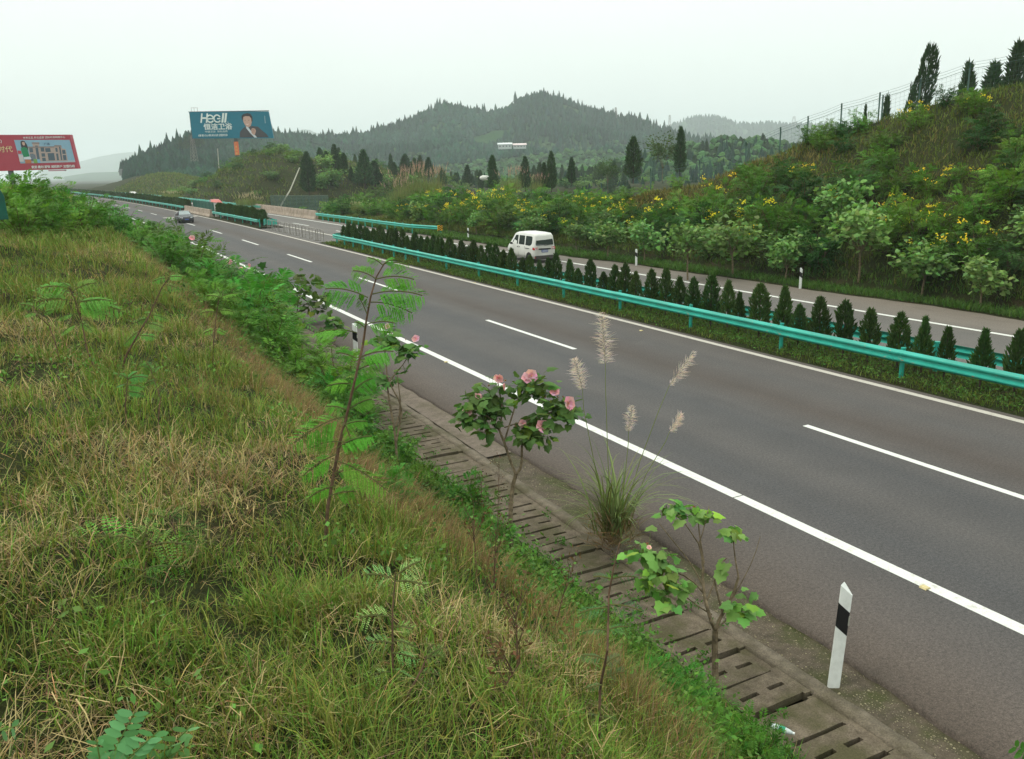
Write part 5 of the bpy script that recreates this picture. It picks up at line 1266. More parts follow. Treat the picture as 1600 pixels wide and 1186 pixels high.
# ------------------------------------------------------------------ bushes along the left bank
lq = random.Random(5)
bank = [make_shrub('bank_shrub', '-', 300 + i, ['bright', 'feather', 'bright', 'feather'][i]) for i in range(4)]
s = 16.0; k = 0
lefts = []
while s < 66:
    for t in ([4.45, 3.2] if s > 19 else [4.6]):
        tt = t + lq.uniform(-.45, .45); ss = s + lq.uniform(-.4, .4); hh = float(np.interp(s, [16, 20, 26, 36, 50, 66], [.75, 1.1, 1.4, 1.5, 1.4, 1.15])) * lq.uniform(.78, 1.12) * (1 if t > 4 else .6)
        lab = 'green bush at the left bank foot, %s %s' % ('road side,' if t > 4 else 'bank side,', 'nearest the thin pink mallow' if s < 19 else 'behind the half hidden delineator' if s < 22.5 else 'behind the top of the tall sapling' if s < 25.5 else 'below the yellowing mallow' if s < 28.5 else 'around the small pink blooms' if s < 32 else 'where the edge line disappears' if s < 36 else 'just past where the edge line disappears' if s < 41 else 'in the middle of the far row' if s < 48 else 'far up below the dark sedan' if s < 56 else 'farthest up the row')
        on_ground(lq.choice(bank), ss, tt, hh, lab, 'bushes at the foot of the left bank'); k += 1
    s += 1.2 if s < 40 else 1.6
sky_b = [(-30, 22, 236), (8, 24, 238), (30, 27, 252), (52, 29, 262), (76, 31, 264), (98, 31, 272), (120, 28, 282), (140, 30, 290), (160, 34, 300), (180, 36, 308), (205, 40, 318), (228, 38, 326), (60, 24, 285), (20, 20, 270), (100, 26, 295), (252, 36, 334)]
for px, d, top in sky_b:
    tp = at(px, top, d); g = float(ground(tp[0], tp[1])); H = max(.6, tp[2] - g)
    lq.choice(bank[:4]).place((tp[0], tp[1], g - .1), lq.uniform(0, 6), (max(.65, H / 2.1) * 1.0,) * 2 + (H / 1.95,), 'green bush on top of the left bank, %s' % ('by the green net fence' if px < 25 else 'below the printed woman' if px < 56 else 'below the printed building' if px < 90 else 'below the red billboard right edge' if px < 125 else 'first past the red billboard' if px < 150 else 'on the falling skyline past the billboard' if px < 200 else 'at the low end of the bank top'), 'bushes on top of the left bank')

# ------------------------------------------------------------------ individual plants in front
STEMC = lin(92, 70, 52)
def px_path(pts, d0, d1=None):
    n = len(pts); ds = np.linspace(d0, d1 or d0, n); return np.array([at(a, b, c) for (a, b), c in zip(pts, ds)])
RIGHT = np.array([RGT[0], RGT[1], 0]); RIGHT /= np.linalg.norm(RIGHT); AWAY = np.array([_FH[0], _FH[1], 0])
def sapling(label, stem_px, fronds, seed, rad=.014, col=G_LEUC, name='sapling', d=None, pairs=9, leaflets=13, pin=.34, group=None, lfk=.17):
    """stem_px: photo path from the ground up; fronds: (photo base x,y, photo tip x,y)"""
    rg = np.random.default_rng(seed)
    if d is None: p, d = hit(*stem_px[0], 1.5, 40)
    path = px_path(stem_px, d); base = path[0]
    t = thing(name, tuple(base), 0, label, 'sapling', group)
    P = path - base; P[0, 2] -= .12
    for i in range(1, len(P)): P[i] += AWAY * .03 * rg.normal()
    mb = MB(); mb.tube(P, np.linspace(rad, rad * .35, len(P)), 7, 0); mb.obj('stem', BARKD, t)
    fb = MB(); B = []; D = []; L = []
    for (x0, y0, x1, y1) in fronds:
        a = at(x0, y0, d) - base; b = at(x1, y1, d) - base; b = b + AWAY * rg.uniform(-.22, .22) * np.linalg.norm(b - a)
        v = b - a; l = np.linalg.norm(v); v = v + np.array([0, 0, .30 * l]); B.append(a); D.append(v / np.linalg.norm(v)); L.append(l * 1.02)
    B, D, L = np.array(B), np.array(D), np.array(L)
    bipinnate(fb, B, D, L, pairs, L * pin, leaflets, .30, jit(col * (1.2 if lfk > .12 else 1.), len(B), rg, .15), rg, lfk)
    fb.obj('fronds', [LEAF, GRASS], t); return t, d
tall = [(503, 855), (512, 790), (528, 700), (540, 655), (556, 592), (566, 540), (572, 500), (580, 462), (588, 432), (600, 412)]
fr1 = [(575, 465, 504, 445), (588, 436, 546, 420), (588, 436, 648, 436), (580, 460, 662, 460), (573, 490, 557, 457), (577, 472, 641, 488), (570, 512, 553, 500), (570, 508, 620, 502), (558, 520, 492, 518), (557, 560, 522, 548), (560, 560, 620, 545), (556, 580, 602, 566), (550, 600, 512, 602), (548, 615, 588, 584), (540, 640, 506, 636), (545, 640, 584, 622), (536, 665, 574, 658), (538, 660, 548, 690), (600, 412, 618, 404), (598, 414, 572, 398), (600, 412, 636, 415),
       (530, 690, 487, 700), (530, 690, 568, 700), (526, 710, 480, 742), (522, 740, 562, 735), (520, 760, 486, 778), (515, 775, 556, 770), (527, 700, 590, 672), (540, 650, 468, 690), (526, 720, 592, 760)]
t, dT = sapling('tallest feathery sapling, standing in front of the road at left of centre', tall, fr1, 1, .011, np.array(lin(104, 158, 54)), pairs=12, leaflets=14, pin=.42, lfk=.15)
sapling('pale green sapling with paired leaflets in the lower middle of the bank', [(612, 1090), (613, 1010), (614, 950), (618, 905), (621, 882)], [(618, 905, 566, 897), (619, 900, 664, 873), (618, 908, 666, 912), (614, 965, 560, 958), (614, 980, 647, 980), (614, 1005, 572, 1005), (615, 1000, 648, 1012), (612, 1050, 570, 1055), (613, 1020, 650, 1030), (612, 1045, 640, 1060)], 2, .0055, np.array(lin(120, 152, 84)), pairs=6, leaflets=8, pin=.45)
sapling('side shoot sapling with pale leaves right of the pale green sapling', [(622, 1110), (640, 1075), (662, 1035), (668, 1015)], [(664, 1030, 700, 1008), (664, 1030, 694, 1022), (655, 1050, 684, 1060), (650, 1060, 672, 1078), (645, 1070, 618, 1062), (668, 1018, 680, 1000)], 22, .007, np.array(lin(112, 146, 80)), pairs=5, leaflets=7, pin=.45)
sapling('dark stemmed sapling with blue green leaves in front of the drain slabs', [(936, 1172), (940, 1090), (946, 1000), (952, 930), (958, 885), (968, 845)], [(968, 850, 985, 838), (955, 905, 925, 900), (955, 905, 998, 898), (950, 950, 908, 960), (950, 945, 1000, 950), (948, 985, 912, 985), (948, 985, 984, 978), (944, 1030, 905, 1022), (944, 1040, 972, 1022), (942, 1070, 918, 1078), (942, 1060, 980, 1052), (938, 1120, 915, 1110), (938, 1120, 962, 1128)], 3, .007, np.array(lin(78, 116, 76)), pairs=7, leaflets=9, pin=.36)
sapling('bent sapling with a flat feathery top on the left bank', [(166, 585), (148, 570), (136, 545), (124, 505), (116, 470), (112, 448)], [(114, 452, 62, 448), (114, 455, 150, 440), (113, 470, 58, 470), (116, 475, 172, 470), (118, 490, 92, 498), (118, 480, 160, 495), (122, 505, 100, 520), (120, 500, 140, 515), (113, 452, 90, 438), (116, 470, 178, 488)], 4, .011, np.array(lin(92, 138, 58)), lfk=.2)
sapling('leaning sapling with two tiers of leaves left of the dense bushes', [(180, 582), (200, 552), (222, 515), (235, 490), (252, 450), (264, 432)], [(262, 434, 285, 432), (262, 434, 240, 440), (258, 445, 282, 452), (264, 432, 258, 424), (235, 492, 258, 500), (232, 498, 212, 505), (228, 505, 256, 512), (222, 515, 200, 535), (216, 525, 240, 528)], 5, .011, np.array(lin(98, 140, 62)), lfk=.2)
sapling('thin sapling left of the bent one on the left bank', [(94, 565), (85, 540), (72, 510), (64, 490), (52, 478)], [(54, 480, 28, 475), (56, 482, 74, 470), (66, 492, 84, 482), (62, 488, 40, 492)], 6, .007, np.array(lin(92, 138, 60)), lfk=.2)
sapling('small dark sapling in the middle of the left bank', [(194, 672), (196, 630), (198, 600), (200, 588)], [(199, 592, 186, 582), (199, 592, 232, 588), (198, 600, 182, 605), (198, 602, 226, 604), (198, 596, 215, 578), (197, 612, 222, 618)], 7, .006, np.array(lin(76, 124, 60)), lfk=.2)
sapling('curved thin sapling right of the small dark sapling', [(245, 685), (252, 650), (254, 620), (246, 595), (236, 578)], [(238, 582, 216, 570), (240, 582, 250, 568), (246, 594, 228, 600), (238, 580, 226, 560)], 8, .005, np.array(lin(78, 124, 60)), lfk=.2)
sapling('sapling in front of the flowering bushes at the left roadside', [(330, 565), (335, 530), (338, 490), (345, 462)], [(344, 465, 318, 462), (344, 465, 372, 458), (338, 488, 312, 490), (340, 485, 364, 488), (336, 515, 318, 522), (337, 515, 352, 520), (345, 462, 338, 445)], 9, .008, np.array(lin(104, 148, 60)), lfk=.2)
for k, (stem, fr) in enumerate([([(232, 880), (225, 850), (215, 835)], [(222, 848, 180, 830), (224, 852, 112, 838), (222, 848, 160, 858), (220, 845, 250, 820), (228, 862, 262, 880), (226, 856, 300, 842), (228, 866, 190, 872), (222, 848, 240, 800)]), ([(285, 870), (275, 830), (262, 800)], [(270, 822, 318, 830), (272, 826, 312, 848), (266, 812, 290, 790), (268, 815, 232, 796), (272, 830, 246, 838), (280, 850, 318, 862)]), ([(225, 925), (222, 900), (225, 880)], [(224, 892, 176, 886), (224, 892, 262, 880), (223, 900, 250, 912), (224, 895, 288, 890), (223, 900, 196, 908)]), ([(640, 790), (620, 760), (590, 742)], [(600, 750, 560, 735), (612, 757, 650, 745), (605, 752, 575, 772), (618, 765, 600, 795)]), ([(690, 790), (682, 760), (665, 735)], [(670, 745, 640, 735), (672, 748, 700, 735), (680, 762, 712, 768), (676, 755, 645, 770), (682, 765, 660, 785)])]):
    sapling('low feathery seedling in the dry grass, ' + ['leftmost of a spreading trio', 'rightmost of a spreading trio', 'lowest of a spreading trio', 'beside the tall sapling', 'by the drain slabs right of the tall sapling'][k], stem, fr, 30 + k, .005, np.array(lin(84, 124, 52)) if k < 3 else np.array(lin(72, 112, 50)), 'seedling', pairs=6, leaflets=7, pin=.42)
# compound-leaved plants at the lower left, close to the camera
def compound(label, leaves, seed, d, col, base):
    rg = np.random.default_rng(seed); b0 = at(*base, d); g = float(ground(b0[0], b0[1])); t = thing('compound_leaf_plant', (b0[0], b0[1], g), 0, label, 'plant'); o0 = np.array([b0[0], b0[1], g])
    lf = MB(); st = MB()
    for (x0, y0, x1, y1, n) in leaves:
        a = at(x0, y0, d) - o0; b = at(x1, y1, d * .98) - o0; v = b - a; l = np.linalg.norm(v); u = v / l
        st.tube([np.array([0, 0, -.05]) + .3 * np.array([a[0], a[1], 0]), a, b], [.004, .003, .0015], 5, 0, lin(110, 130, 70), False)
        for i in range(n):
            f = .08 + .92 * i / n
            for sg in (-1, 1):
                dr = unit((RIGHT * sg * (1 if abs(u @ RIGHT) < .8 else .25) + u * .45 + np.array([0, 0, sg * (.0 if abs(u @ RIGHT) < .8 else .8)]) + .12 * rg.normal(size=3))[None]); nn = unit((np.cross(dr[0], u) * sg + .3 * rg.normal(size=3) + np.array([0, 0, .4]))[None])
                c = np.array(col) * rg.uniform(.8, 1.15); C = (a + v * f)[None]; L_ = l * .30 * (1 - .35 * f)
                S = np.cross(dr[0], nn[0]); w_ = L_ * .21
                V = np.array([C[0], C[0] + dr[0] * L_ * .25 + S * w_, C[0] + dr[0] * L_ * .75 + S * w_ * .95, C[0] + dr[0] * L_, C[0] + dr[0] * L_ * .75 - S * w_ * .95, C[0] + dr[0] * L_ * .25 - S * w_])
                lf.add(V, [(0, 1, 2, 3), (0, 3, 4, 5)], 0, c)
    st.obj('stem', GRASS, t); lf.obj('leaves', LEAF, t)
compound('large blue green compound leaf at the bottom left corner', [(165, 1200, 214, 1106, 8), (172, 1210, 250, 1140, 7), (160, 1215, 150, 1150, 5)], 1, 2.6, lin(96, 142, 92), (170, 1230))
compound('smaller compound leaf plant right of the large one at bottom left', [(232, 1200, 300, 1162, 6), (245, 1185, 306, 1128, 4)], 2, 2.7, lin(92, 138, 86), (250, 1230))
compound('blade of pale leaflets at the very left edge near the bottom', [(-30, 1150, 34, 1132, 4)], 3, 2.6, lin(104, 148, 100), (-10, 1200))
compound('sprig of feathery leaflets at the right bottom corner', [(1625, 1180, 1580, 1165, 5), (1630, 1190, 1590, 1175, 5)], 4, 4.2, lin(88, 140, 60), (1640, 1220))

# mallow shrubs with pink flowers
PINK = np.array(lin(240, 178, 192))
def bloom(mb, C, r, rg, face):
    n = 5; face = unit(face[None])[0]; a0 = np.cross(face, [0, 0, 1.]); a0 /= np.linalg.norm(a0); a1 = np.cross(face, a0)
    for lay in range(2):
        A = np.arange(n) * 2 * PI / n + lay * .63 + rg.random() * .2; D = unit((np.cos(A)[:, None] * a0 + np.sin(A)[:, None] * a1) + face * (.22 + .55 * lay + .25 * rg.random((n, 1))))
        kite(mb, np.repeat(C[None], n, 0), D, np.repeat(face[None], n, 0) + .15 * rg.normal(size=(n, 3)), r * (1.05 - .4 * lay), r * (1.15 - .4 * lay), jit(PINK * (1 - .10 * lay), n, rg, .14), 0, .66, .08)
    kite(mb, np.repeat(C[None], 5, 0), unit(face + .4 * rg.normal(size=(5, 3))), rdir(5, rg), r * .38, r * .16, np.array(lin(240, 206, 150)))
def mallow_plant(label, base, d, stems, clusters, flowers, seed, leaf=.10, col=lin(70, 104, 52), rad=.03, buds=(), name='mallow_shrub'):
    """stems: photo polylines with start radius; clusters: (x, y, radius px, leaves)"""
    rg = np.random.default_rng(seed); b0 = at(*base, d); t = thing(name, tuple(b0), 0, label, 'shrub'); st = MB()
    for pts, r0, r1 in stems:
        P = px_path(pts, d) - b0
        for i in range(1, len(P) - 1): P[i] += AWAY * rg.normal() * .04
        if pts[0] == base: P[0, 2] -= .15
        if len(P) > 2:  # light smoothing
            Q = [P[0]]
            for i in range(len(P) - 1): Q += [P[i] * .67 + P[i + 1] * .33, P[i] * .33 + P[i + 1] * .67]
            P = np.array(Q + [P[-1]])
        st.tube(P, np.linspace(r0, r1, len(P)), 7)
    st.obj('trunk', BARK, t); lf = MB(); pet = MB()
    for (x, y, rp, n) in clusters:
        n = max(5, int(n * 1.25)); rp = rp * 1.08
        c = at(x, y, d) - b0; R_ = rp * d / FPX; off = rg.normal(size=(n, 3)) * R_ * np.array([.55, .55, .34]); C = c + off
        D = unit(off * np.array([1, 1, .3]) + .35 * R_ * rg.normal(size=(n, 3)) - np.array([0, 0, R_ * .35])); N = unit(rg.normal(size=(n, 3)) * .42 + np.array([0, 0, 1.]) - FWD * .25)
        lobed(lf, C, D, N, leaf * 205 * d / FPX * (.42 + .58 * rg.random(n)), jit(col, n, rg, .28) * np.where(rg.random((n, 1)) < .10, [[1.5, 1.25, .7]], 1.), rg)
        for i in range(n): st_ = C[i]; lf.tube([c + off[i] * .1 - np.array([0, 0, R_ * .2]), st_], .0022, 3, 0, lin(110, 124, 70), False)
    if clusters: lf.obj('leaves', LEAF, t)
    for (x, y, r) in flowers:
        fl_ = MB(); bloom(fl_, at(x, y, d - .12) - b0, r * 205 * d / FPX, rg, -FWD + .7 * rg.normal(size=3) * .6 + np.array([0, 0, .35])); fl_.obj('flower', PETAL, t)
    for (x, y) in buds:
        c = at(x, y, d - .05) - b0; kite(pet, np.repeat(c[None], 6, 0), unit(np.array([0, 0, 1.]) + .3 * rg.normal(size=(6, 3))), rdir(6, rg), .035, .018, jit(lin(150, 110, 76), 6, rg))
    if buds: tag(pet.obj('buds', PETAL, t), kind='stuff')
    return t
pB, dB = hit(799, 868, 3, 30)
mallow_plant('flowering mallow shrub with pink blooms standing by the drain slabs in the middle', (799, 868), dB,
    [([(799, 868), (797, 810), (800, 765), (806, 742)], .034, .028), ([(806, 742), (795, 715), (788, 690), (780, 672)], .021, .015), ([(806, 742), (816, 728), (815, 700), (817, 690)], .021, .015), ([(780, 672), (770, 655), (748, 645)], .014, .006), ([(780, 672), (786, 640), (780, 612), (778, 596)], .014, .006), ([(788, 690), (798, 655), (812, 615), (828, 598)], .014, .006), ([(817, 690), (830, 672), (842, 668)], .012, .006), ([(788, 668), (830, 655), (868, 642), (884, 634)], .010, .005), ([(817, 690), (816, 668), (816, 662)], .010, .005), ([(770, 655), (760, 630), (765, 612)], .008, .004)],
    [(770, 608, 22, 24), (742, 625, 24, 30), (728, 640, 20, 24), (752, 652, 26, 34), (776, 640, 22, 22), (815, 600, 16, 14), (834, 600, 22, 26), (842, 612, 14, 12), (882, 638, 22, 26), (868, 628, 16, 14), (896, 648, 14, 14), (852, 648, 16, 12), (820, 676, 22, 26), (846, 680, 24, 28), (830, 664, 18, 16), (762, 672, 14, 10), (800, 622, 14, 8), (718, 656, 12, 8), (760, 690, 10, 5)],
    [(780, 590, .045), (829, 588, .058), (824, 591, .05), (867, 613, .042), (887.5, 630.5, .062), (847.5, 668, .062), (816, 661, .035), (731, 643, .045), (747, 621, .04), (786, 604, .035)], 11, .098, lin(84, 122, 62), .04, [(790, 596), (764, 604), (872, 622), (880, 622), (805, 668), (852, 622)])
pB, dB = hit(621, 738, 3, 40)
mallow_plant('thin mallow shrub with two pink blooms right behind the tall sapling', (621, 738), dB + .3,
    [([(621, 738), (619, 690), (612, 650), (606, 620), (604, 580), (600, 535)], .026, .008), ([(619, 690), (626, 655), (628, 630), (612, 605), (604, 585)], .02, .010), ([(606, 600), (620, 580), (634, 565), (640, 550)], .012, .005), ([(619, 665), (626, 640), (624, 610), (620, 585)], .016, .006), ([(604, 580), (601, 545), (603, 525)], .008, .004)],
    [(606, 525, 16, 18), (602, 535, 14, 14), (638, 545, 18, 22), (632, 552, 14, 12), (604, 596, 14, 14), (598, 590, 10, 8), (615, 535, 10, 8), (634, 575, 8, 4)], [(606, 511, .034), (650, 530, .034)], 12, .085, lin(90, 126, 62), .02, [(634, 532), (612, 522)])
pB, dB = hit(1121, 1080, 3, 30)
mallow_plant('sparse half bare mallow shrub with few leaves beside the near drain slabs', (1121, 1080), dB,
    [([(1121, 1080), (1119, 1020), (1118, 985)], .036, .030), ([(1118, 985), (1104, 955), (1098, 915), (1100, 880), (1092, 850)], .022, .010), ([(1118, 985), (1130, 962), (1145, 935), (1154, 902)], .022, .014), ([(1154, 902), (1150, 870), (1146, 838)], .010, .005), ([(1098, 915), (1080, 880), (1052, 845), (1030, 818)], .010, .004), ([(1100, 880), (1094, 840), (1090, 805)], .010, .005), ([(1098, 925), (1080, 905), (1048, 890), (1020, 880)], .012, .006), ([(1092, 850), (1072, 820), (1060, 805)], .008, .004), ([(1104, 940), (1130, 880), (1136, 872)], .009, .005), ([(1130, 962), (1122, 930), (1116, 905)], .012, .009), ([(1145, 935), (1160, 905), (1178, 870), (1188, 838)], .006, .003), ([(1092, 850), (1098, 820), (1108, 790)], .007, .003), ([(1118, 985), (1146, 965), (1165, 948)], .010, .005), ([(1112, 960), (1080, 940), (1060, 920)], .010, .005)],
    [(1046, 798, 16, 10), (1084, 802, 18, 12), (1108, 808, 10, 5), (1149, 832, 16, 9), (1136, 884, 12, 6), (1166, 942, 22, 14), (1160, 955, 14, 7), (1012, 868, 24, 22), (1030, 885, 22, 20), (1048, 895, 20, 12), (1036, 925, 24, 18), (1060, 918, 18, 10), (1010, 908, 16, 8), (1062, 800, 8, 4), (1000, 858, 10, 8)], [(1014, 856, .022)], 13, .112, lin(126, 164, 84), .03, [(1084, 794), (1012, 852)])
for (base, dd, stems, cl, fl, lab) in [((462, 512), 0, [([(462, 512), (464, 480), (470, 455), (474, 430)], .03, .010), ([(464, 490), (482, 470), (498, 462), (514, 465)], .018, .006), ([(464, 480), (448, 455), (440, 436)], .018, .006)], [(445, 440, 18, 20), (474, 438, 20, 24), (500, 470, 22, 22), (512, 466, 14, 14), (488, 480, 16, 16), (466, 462, 18, 18), (432, 450, 18, 20)], [(405, 450, .026), (424, 452, .024)], 'sparse mallow shrub with yellowing leaves right of the dense roadside bushes'),
        ((520, 572), 0, [([(520, 572), (518, 545), (516, 520), (512, 500)], .022, .008), ([(518, 545), (530, 520), (538, 505)], .014, .006)], [(512, 512, 16, 18), (520, 502, 12, 12), (506, 520, 14, 12), (532, 505, 10, 8), (516, 490, 10, 6)], [], 'thin mallow shrub just left of the half hidden delineator'),
        ((378, 500), 0, [([(378, 500), (376, 460), (380, 425)], .03, .012), ([(376, 465), (400, 445), (414, 430)], .02, .008)], [(372, 428, 24, 30), (398, 432, 26, 34), (416, 448, 22, 28), (410, 470, 24, 30), (385, 460, 28, 36), (430, 470, 18, 20)], [(360, 410, .026), (391, 416, .026), (376, 421, .022), (405, 458, .03), (418, 468, .026), (300, 372, .024)], 'dark leafy mallow with small pink blooms in the roadside bushes')]:
    pB, dB = hit(*base, 3, 60); mallow_plant(lab, base, dB + .3, stems, cl, fl, 20 + base[0], .066, lin(84, 112, 54) if base[0] > 400 else lin(58, 96, 46))

# the plume grass clump growing out of the gritty strip
def big_plume():
    rg = np.random.default_rng(3); b0 = at_z(958, 858, -.05); d = float((b0 - CAM) @ FWD); t = thing('plume_grass', tuple(b0), 0, 'large reed clump with silvery pink plumes growing from the gritty road edge', 'grass clump')
    bl = MB()
    def blade(B, az, lean, L, W, curl, col, m=8):
        u = np.linspace(0, 1, m)[None, :, None]; n = len(B); h = np.stack([np.cos(az), np.sin(az), np.zeros(n)], 1)
        ang = (lean[:, None] + curl[:, None] * u[..., 0] ** 1.6)[..., None]; dl = L[:, None, None] / (m - 1); step = (np.sin(ang) * h[:, None] + np.cos(ang) * np.array([0, 0, 1.])) * dl
        P = B[:, None] + np.concatenate([np.zeros((n, 1, 3)), np.cumsum(step[:, :-1], 1)], 1)
        S = np.stack([-np.sin(az), np.cos(az), np.zeros(n)], 1)[:, None] * (W[:, None, None] * (1 - u ** 2.2) / 2 + .0006)
        V = np.stack([P - S, P + S], 2).reshape(n, -1, 3); i = np.arange(m - 1) * 2; f = np.stack([i, i + 1, i + 3, i + 2], 1)
        bl.add(V.reshape(-1, 3), (f[None] + np.arange(n)[:, None, None] * 2 * m).reshape(-1, 4), 0, np.repeat(col, 2 * m, 0))
    n = 150; blade(rg.normal(size=(n, 3)) * np.array([.09, .09, 0]) + np.array([0, 0, .25]), rg.random(n) * 6.28, rg.uniform(.05, .75, n), rg.uniform(.8, 1.7, n), rg.uniform(.014, .026, n), rg.uniform(.8, 2.2, n), jit(lin(112, 130, 78), n, rg, .3))
    bl.obj('leaves', GRASS, t); bl = MB.__new__(MB); bl.__init__()
    globals()['_x'] = 0
    dd = MB(); n = 520; B = rg.normal(size=(n, 3)) * np.array([.13, .13, .0]) + np.array([0, 0, 1.]) * rg.uniform(0, .42, (n, 1)); D = unit(np.stack([rg.normal(size=n) * .6, rg.normal(size=n) * .6, rg.uniform(.1, 1.2, n)], 1)); kite(dd, B, D, rdir(n, rg), rg.uniform(.15, .5, n), .011, jit(lin(134, 108, 82), n, rg, .3)); dd.obj('dead_leaves', GRASS, t)
    cm = MB(); pm = MB()
    for pts, tip, base_, ln, wd in [([(958, 850), (950, 720), (946, 600)], (940, 488), (946, 568), .0, .16), ([(955, 850), (928, 720), (912, 640)], (897, 560), (910, 608), 0, .11), ([(962, 850), (1000, 720), (1030, 640)], (1084, 550), (1046, 602), 0, .10), ([(960, 850), (975, 760), (982, 690)], (988, 634), (982, 674), 0, .08), ([(964, 850), (1010, 740), (1040, 690)], (1064, 646), (1046, 675), 0, .07)]:
        P = px_path(pts + [base_], d) - b0; T_ = at(*tip, d) - b0
        cm.tube(P, np.linspace(.0075, .004, len(P)), 5, 0, lin(120, 128, 80), False)
        b = P[-1]; ax = T_ - b; l = np.linalg.norm(ax); cm.tube([b, T_], [.004, .0015], 4, 0, lin(160, 146, 120), False); ax /= l
        k = 620 if wd > .1 else 380; u = rg.random(k); C = b + ax * (u * l)[:, None]; env = np.sin(PI * (.12 + .82 * u)) ** .8 * (.55 + .9 * vnoise(u * 14, np.zeros(k), seed=int(tip[0])))
        sd = rdir(k, rg); sd = unit(sd - (sd @ ax)[:, None] * ax + (RIGHT * .6 if tip[0] > 1000 else 0)); rr = wd * env * rg.uniform(.25, 1.15, k); C2 = C + sd * rr[:, None] * .15
        D = unit(sd * .9 + ax * rg.uniform(.2, .9, (k, 1)) - np.array([0, 0, .35])); kite(pm, C2, D, rdir(k, rg), rr * 1.2 + .02, .0036, jit(lin(228, 210, 206), k, rg, .18), 0, .5)
    cm.obj('stalk', GRASS, t); pm.obj('plume', PETAL, t)
big_plume()
sg = random.Random(9)
for k in range(44):
    s = 4.2 + 17 * sg.random() ** 1.2; t = (5.1 if s > 9 else 4.6) - abs(sg.gauss(0, .9)); p = road(s, t); sc = sg.uniform(.12, .32) * (1.25 if s > 9 else .85)
    o = sg.choice(bank).place((p[0], p[1], float(terrain(s, t)) - .03), sg.uniform(0, 6), (sc, sc, sc * sg.uniform(1., 1.6)), 'low feathery seedling among the weeds %s' % ('near the sparse mallow' if s < 6.5 else 'below the flowering mallow' if s < 9 else 'right of the tall sapling' if s < 12 else 'at the foot of the thin mallow' if s < 16 else 'under the dense bushes'), 'seedlings on the lower slope by the drain'); o.name = 'seedling'; o['category'] = 'seedling'
# dry weed stalks
def stalk(label, pts, seed, br=10):
    p, d = hit(*pts[0], 2, 40); rg = np.random.default_rng(seed); P = px_path(pts, d); b = P[0].copy(); t = tag(thing('dry_stalk', tuple(b)), label, 'weed'); P = P - b; P[0, 2] -= .1
    mb = MB(); mb.tube(P, np.linspace(.006, .002, len(P)), 5); k = MB()
    for i in range(br):
        u = rg.uniform(.35, 1); c = np.array([np.interp(u, np.linspace(0, 1, len(P)), P[:, j]) for j in range(3)]); a = rg.random() * 6.28; l = rg.uniform(.06, .2)
        e = c + np.array([math.cos(a) * l * .5, math.sin(a) * l * .5, l]); mb.tube([c, e], [.0025, .0012], 4)
        kite(k, np.repeat(e[None], 5, 0) + .02 * rg.normal(size=(5, 3)), rdir(5, rg, .5), rdir(5, rg), .03, .014, jit(lin(98, 78, 54), 5, rg))
    mb.obj('stem', BARKD, t); tag(k.obj('seed_heads', GRASS, t), kind='stuff')
for lab, pts in [('dry reddish weed stalk left of the flowering mallow', [(776, 880), (778, 800), (780, 730)]), ('thinner dry stalk left of the first weed stalk', [(752, 850), (753, 790), (752, 752)]), ('dry stalk in the green weeds below the flowering mallow', [(770, 935), (773, 880), (775, 830)]), ('slanting dry stalk in front of the drain slabs', [(860, 985), (880, 930), (893, 895)]), ('leaning brown stalk among the weeds at bottom centre', [(770, 1100), (790, 1070), (812, 1035)]), ('upright brown stalk near the bottom centre of the bank', [(810, 1070), (808, 1010), (806, 955)]), ('dry stalk in the dark weeds near the pale sapling', [(745, 900), (742, 850), (738, 815)])]: stalk(lab, pts, len(lab))

# ------------------------------------------------------------------ grass and weeds as ground cover
def blades(mb, B, az, lean, L, W, col, curl=.6, m=0, face=None):
    n = len(B); h = np.stack([np.cos(az), np.sin(az), np.zeros(n)], 1); up = np.array([0, 0, 1.])
    d1 = np.sin(lean)[:, None] * h + np.cos(lean)[:, None] * up; l2 = lean + curl; d2 = np.sin(l2)[:, None] * h + np.cos(l2)[:, None] * up
    a2 = az + PI / 2 + (rng.random(n) - .5) * 1.6; S = np.stack([np.cos(a2), np.sin(a2), np.zeros(n)], 1) * (W / 2)[:, None]
    M1 = B + d1 * (L * .55)[:, None]; T = M1 + d2 * (L * .45)[:, None]
    V = np.stack([B - S, B + S, M1 + S * .75, M1 - S * .75, T], 1).reshape(-1, 3); b = np.arange(n)[:, None] * 5
    mb.add(V, b + np.array([[0, 1, 2, 3]]), m, np.repeat(col, 5, 0)); mb.F3.append(b + np.array([[3, 2, 4]]) + mb.n - 5 * n); mb.M3.append(np.full(n, m)); return mb
C_GRN = np.array(lin(100, 134, 54)); C_DRY = np.array(lin(166, 150, 104)); C_RED = np.array(lin(132, 112, 74)); C_OLV = np.array(lin(124, 130, 64)); C_WEED = np.array(lin(70, 112, 46))
def bank_points(n, r0, r1):
    a = np.radians(rng.uniform(-14, 74, n)); r = r0 * (r1 / r0) ** rng.random(n)
    r = r0 + (r1 - r0) * rng.random(n) ** 1.25
    x = r * np.sin(a); y = r * np.cos(a); s, t = to_road(x, y); k = (t < 5.36) & (t > -26); return s[k], t[k], r[k]
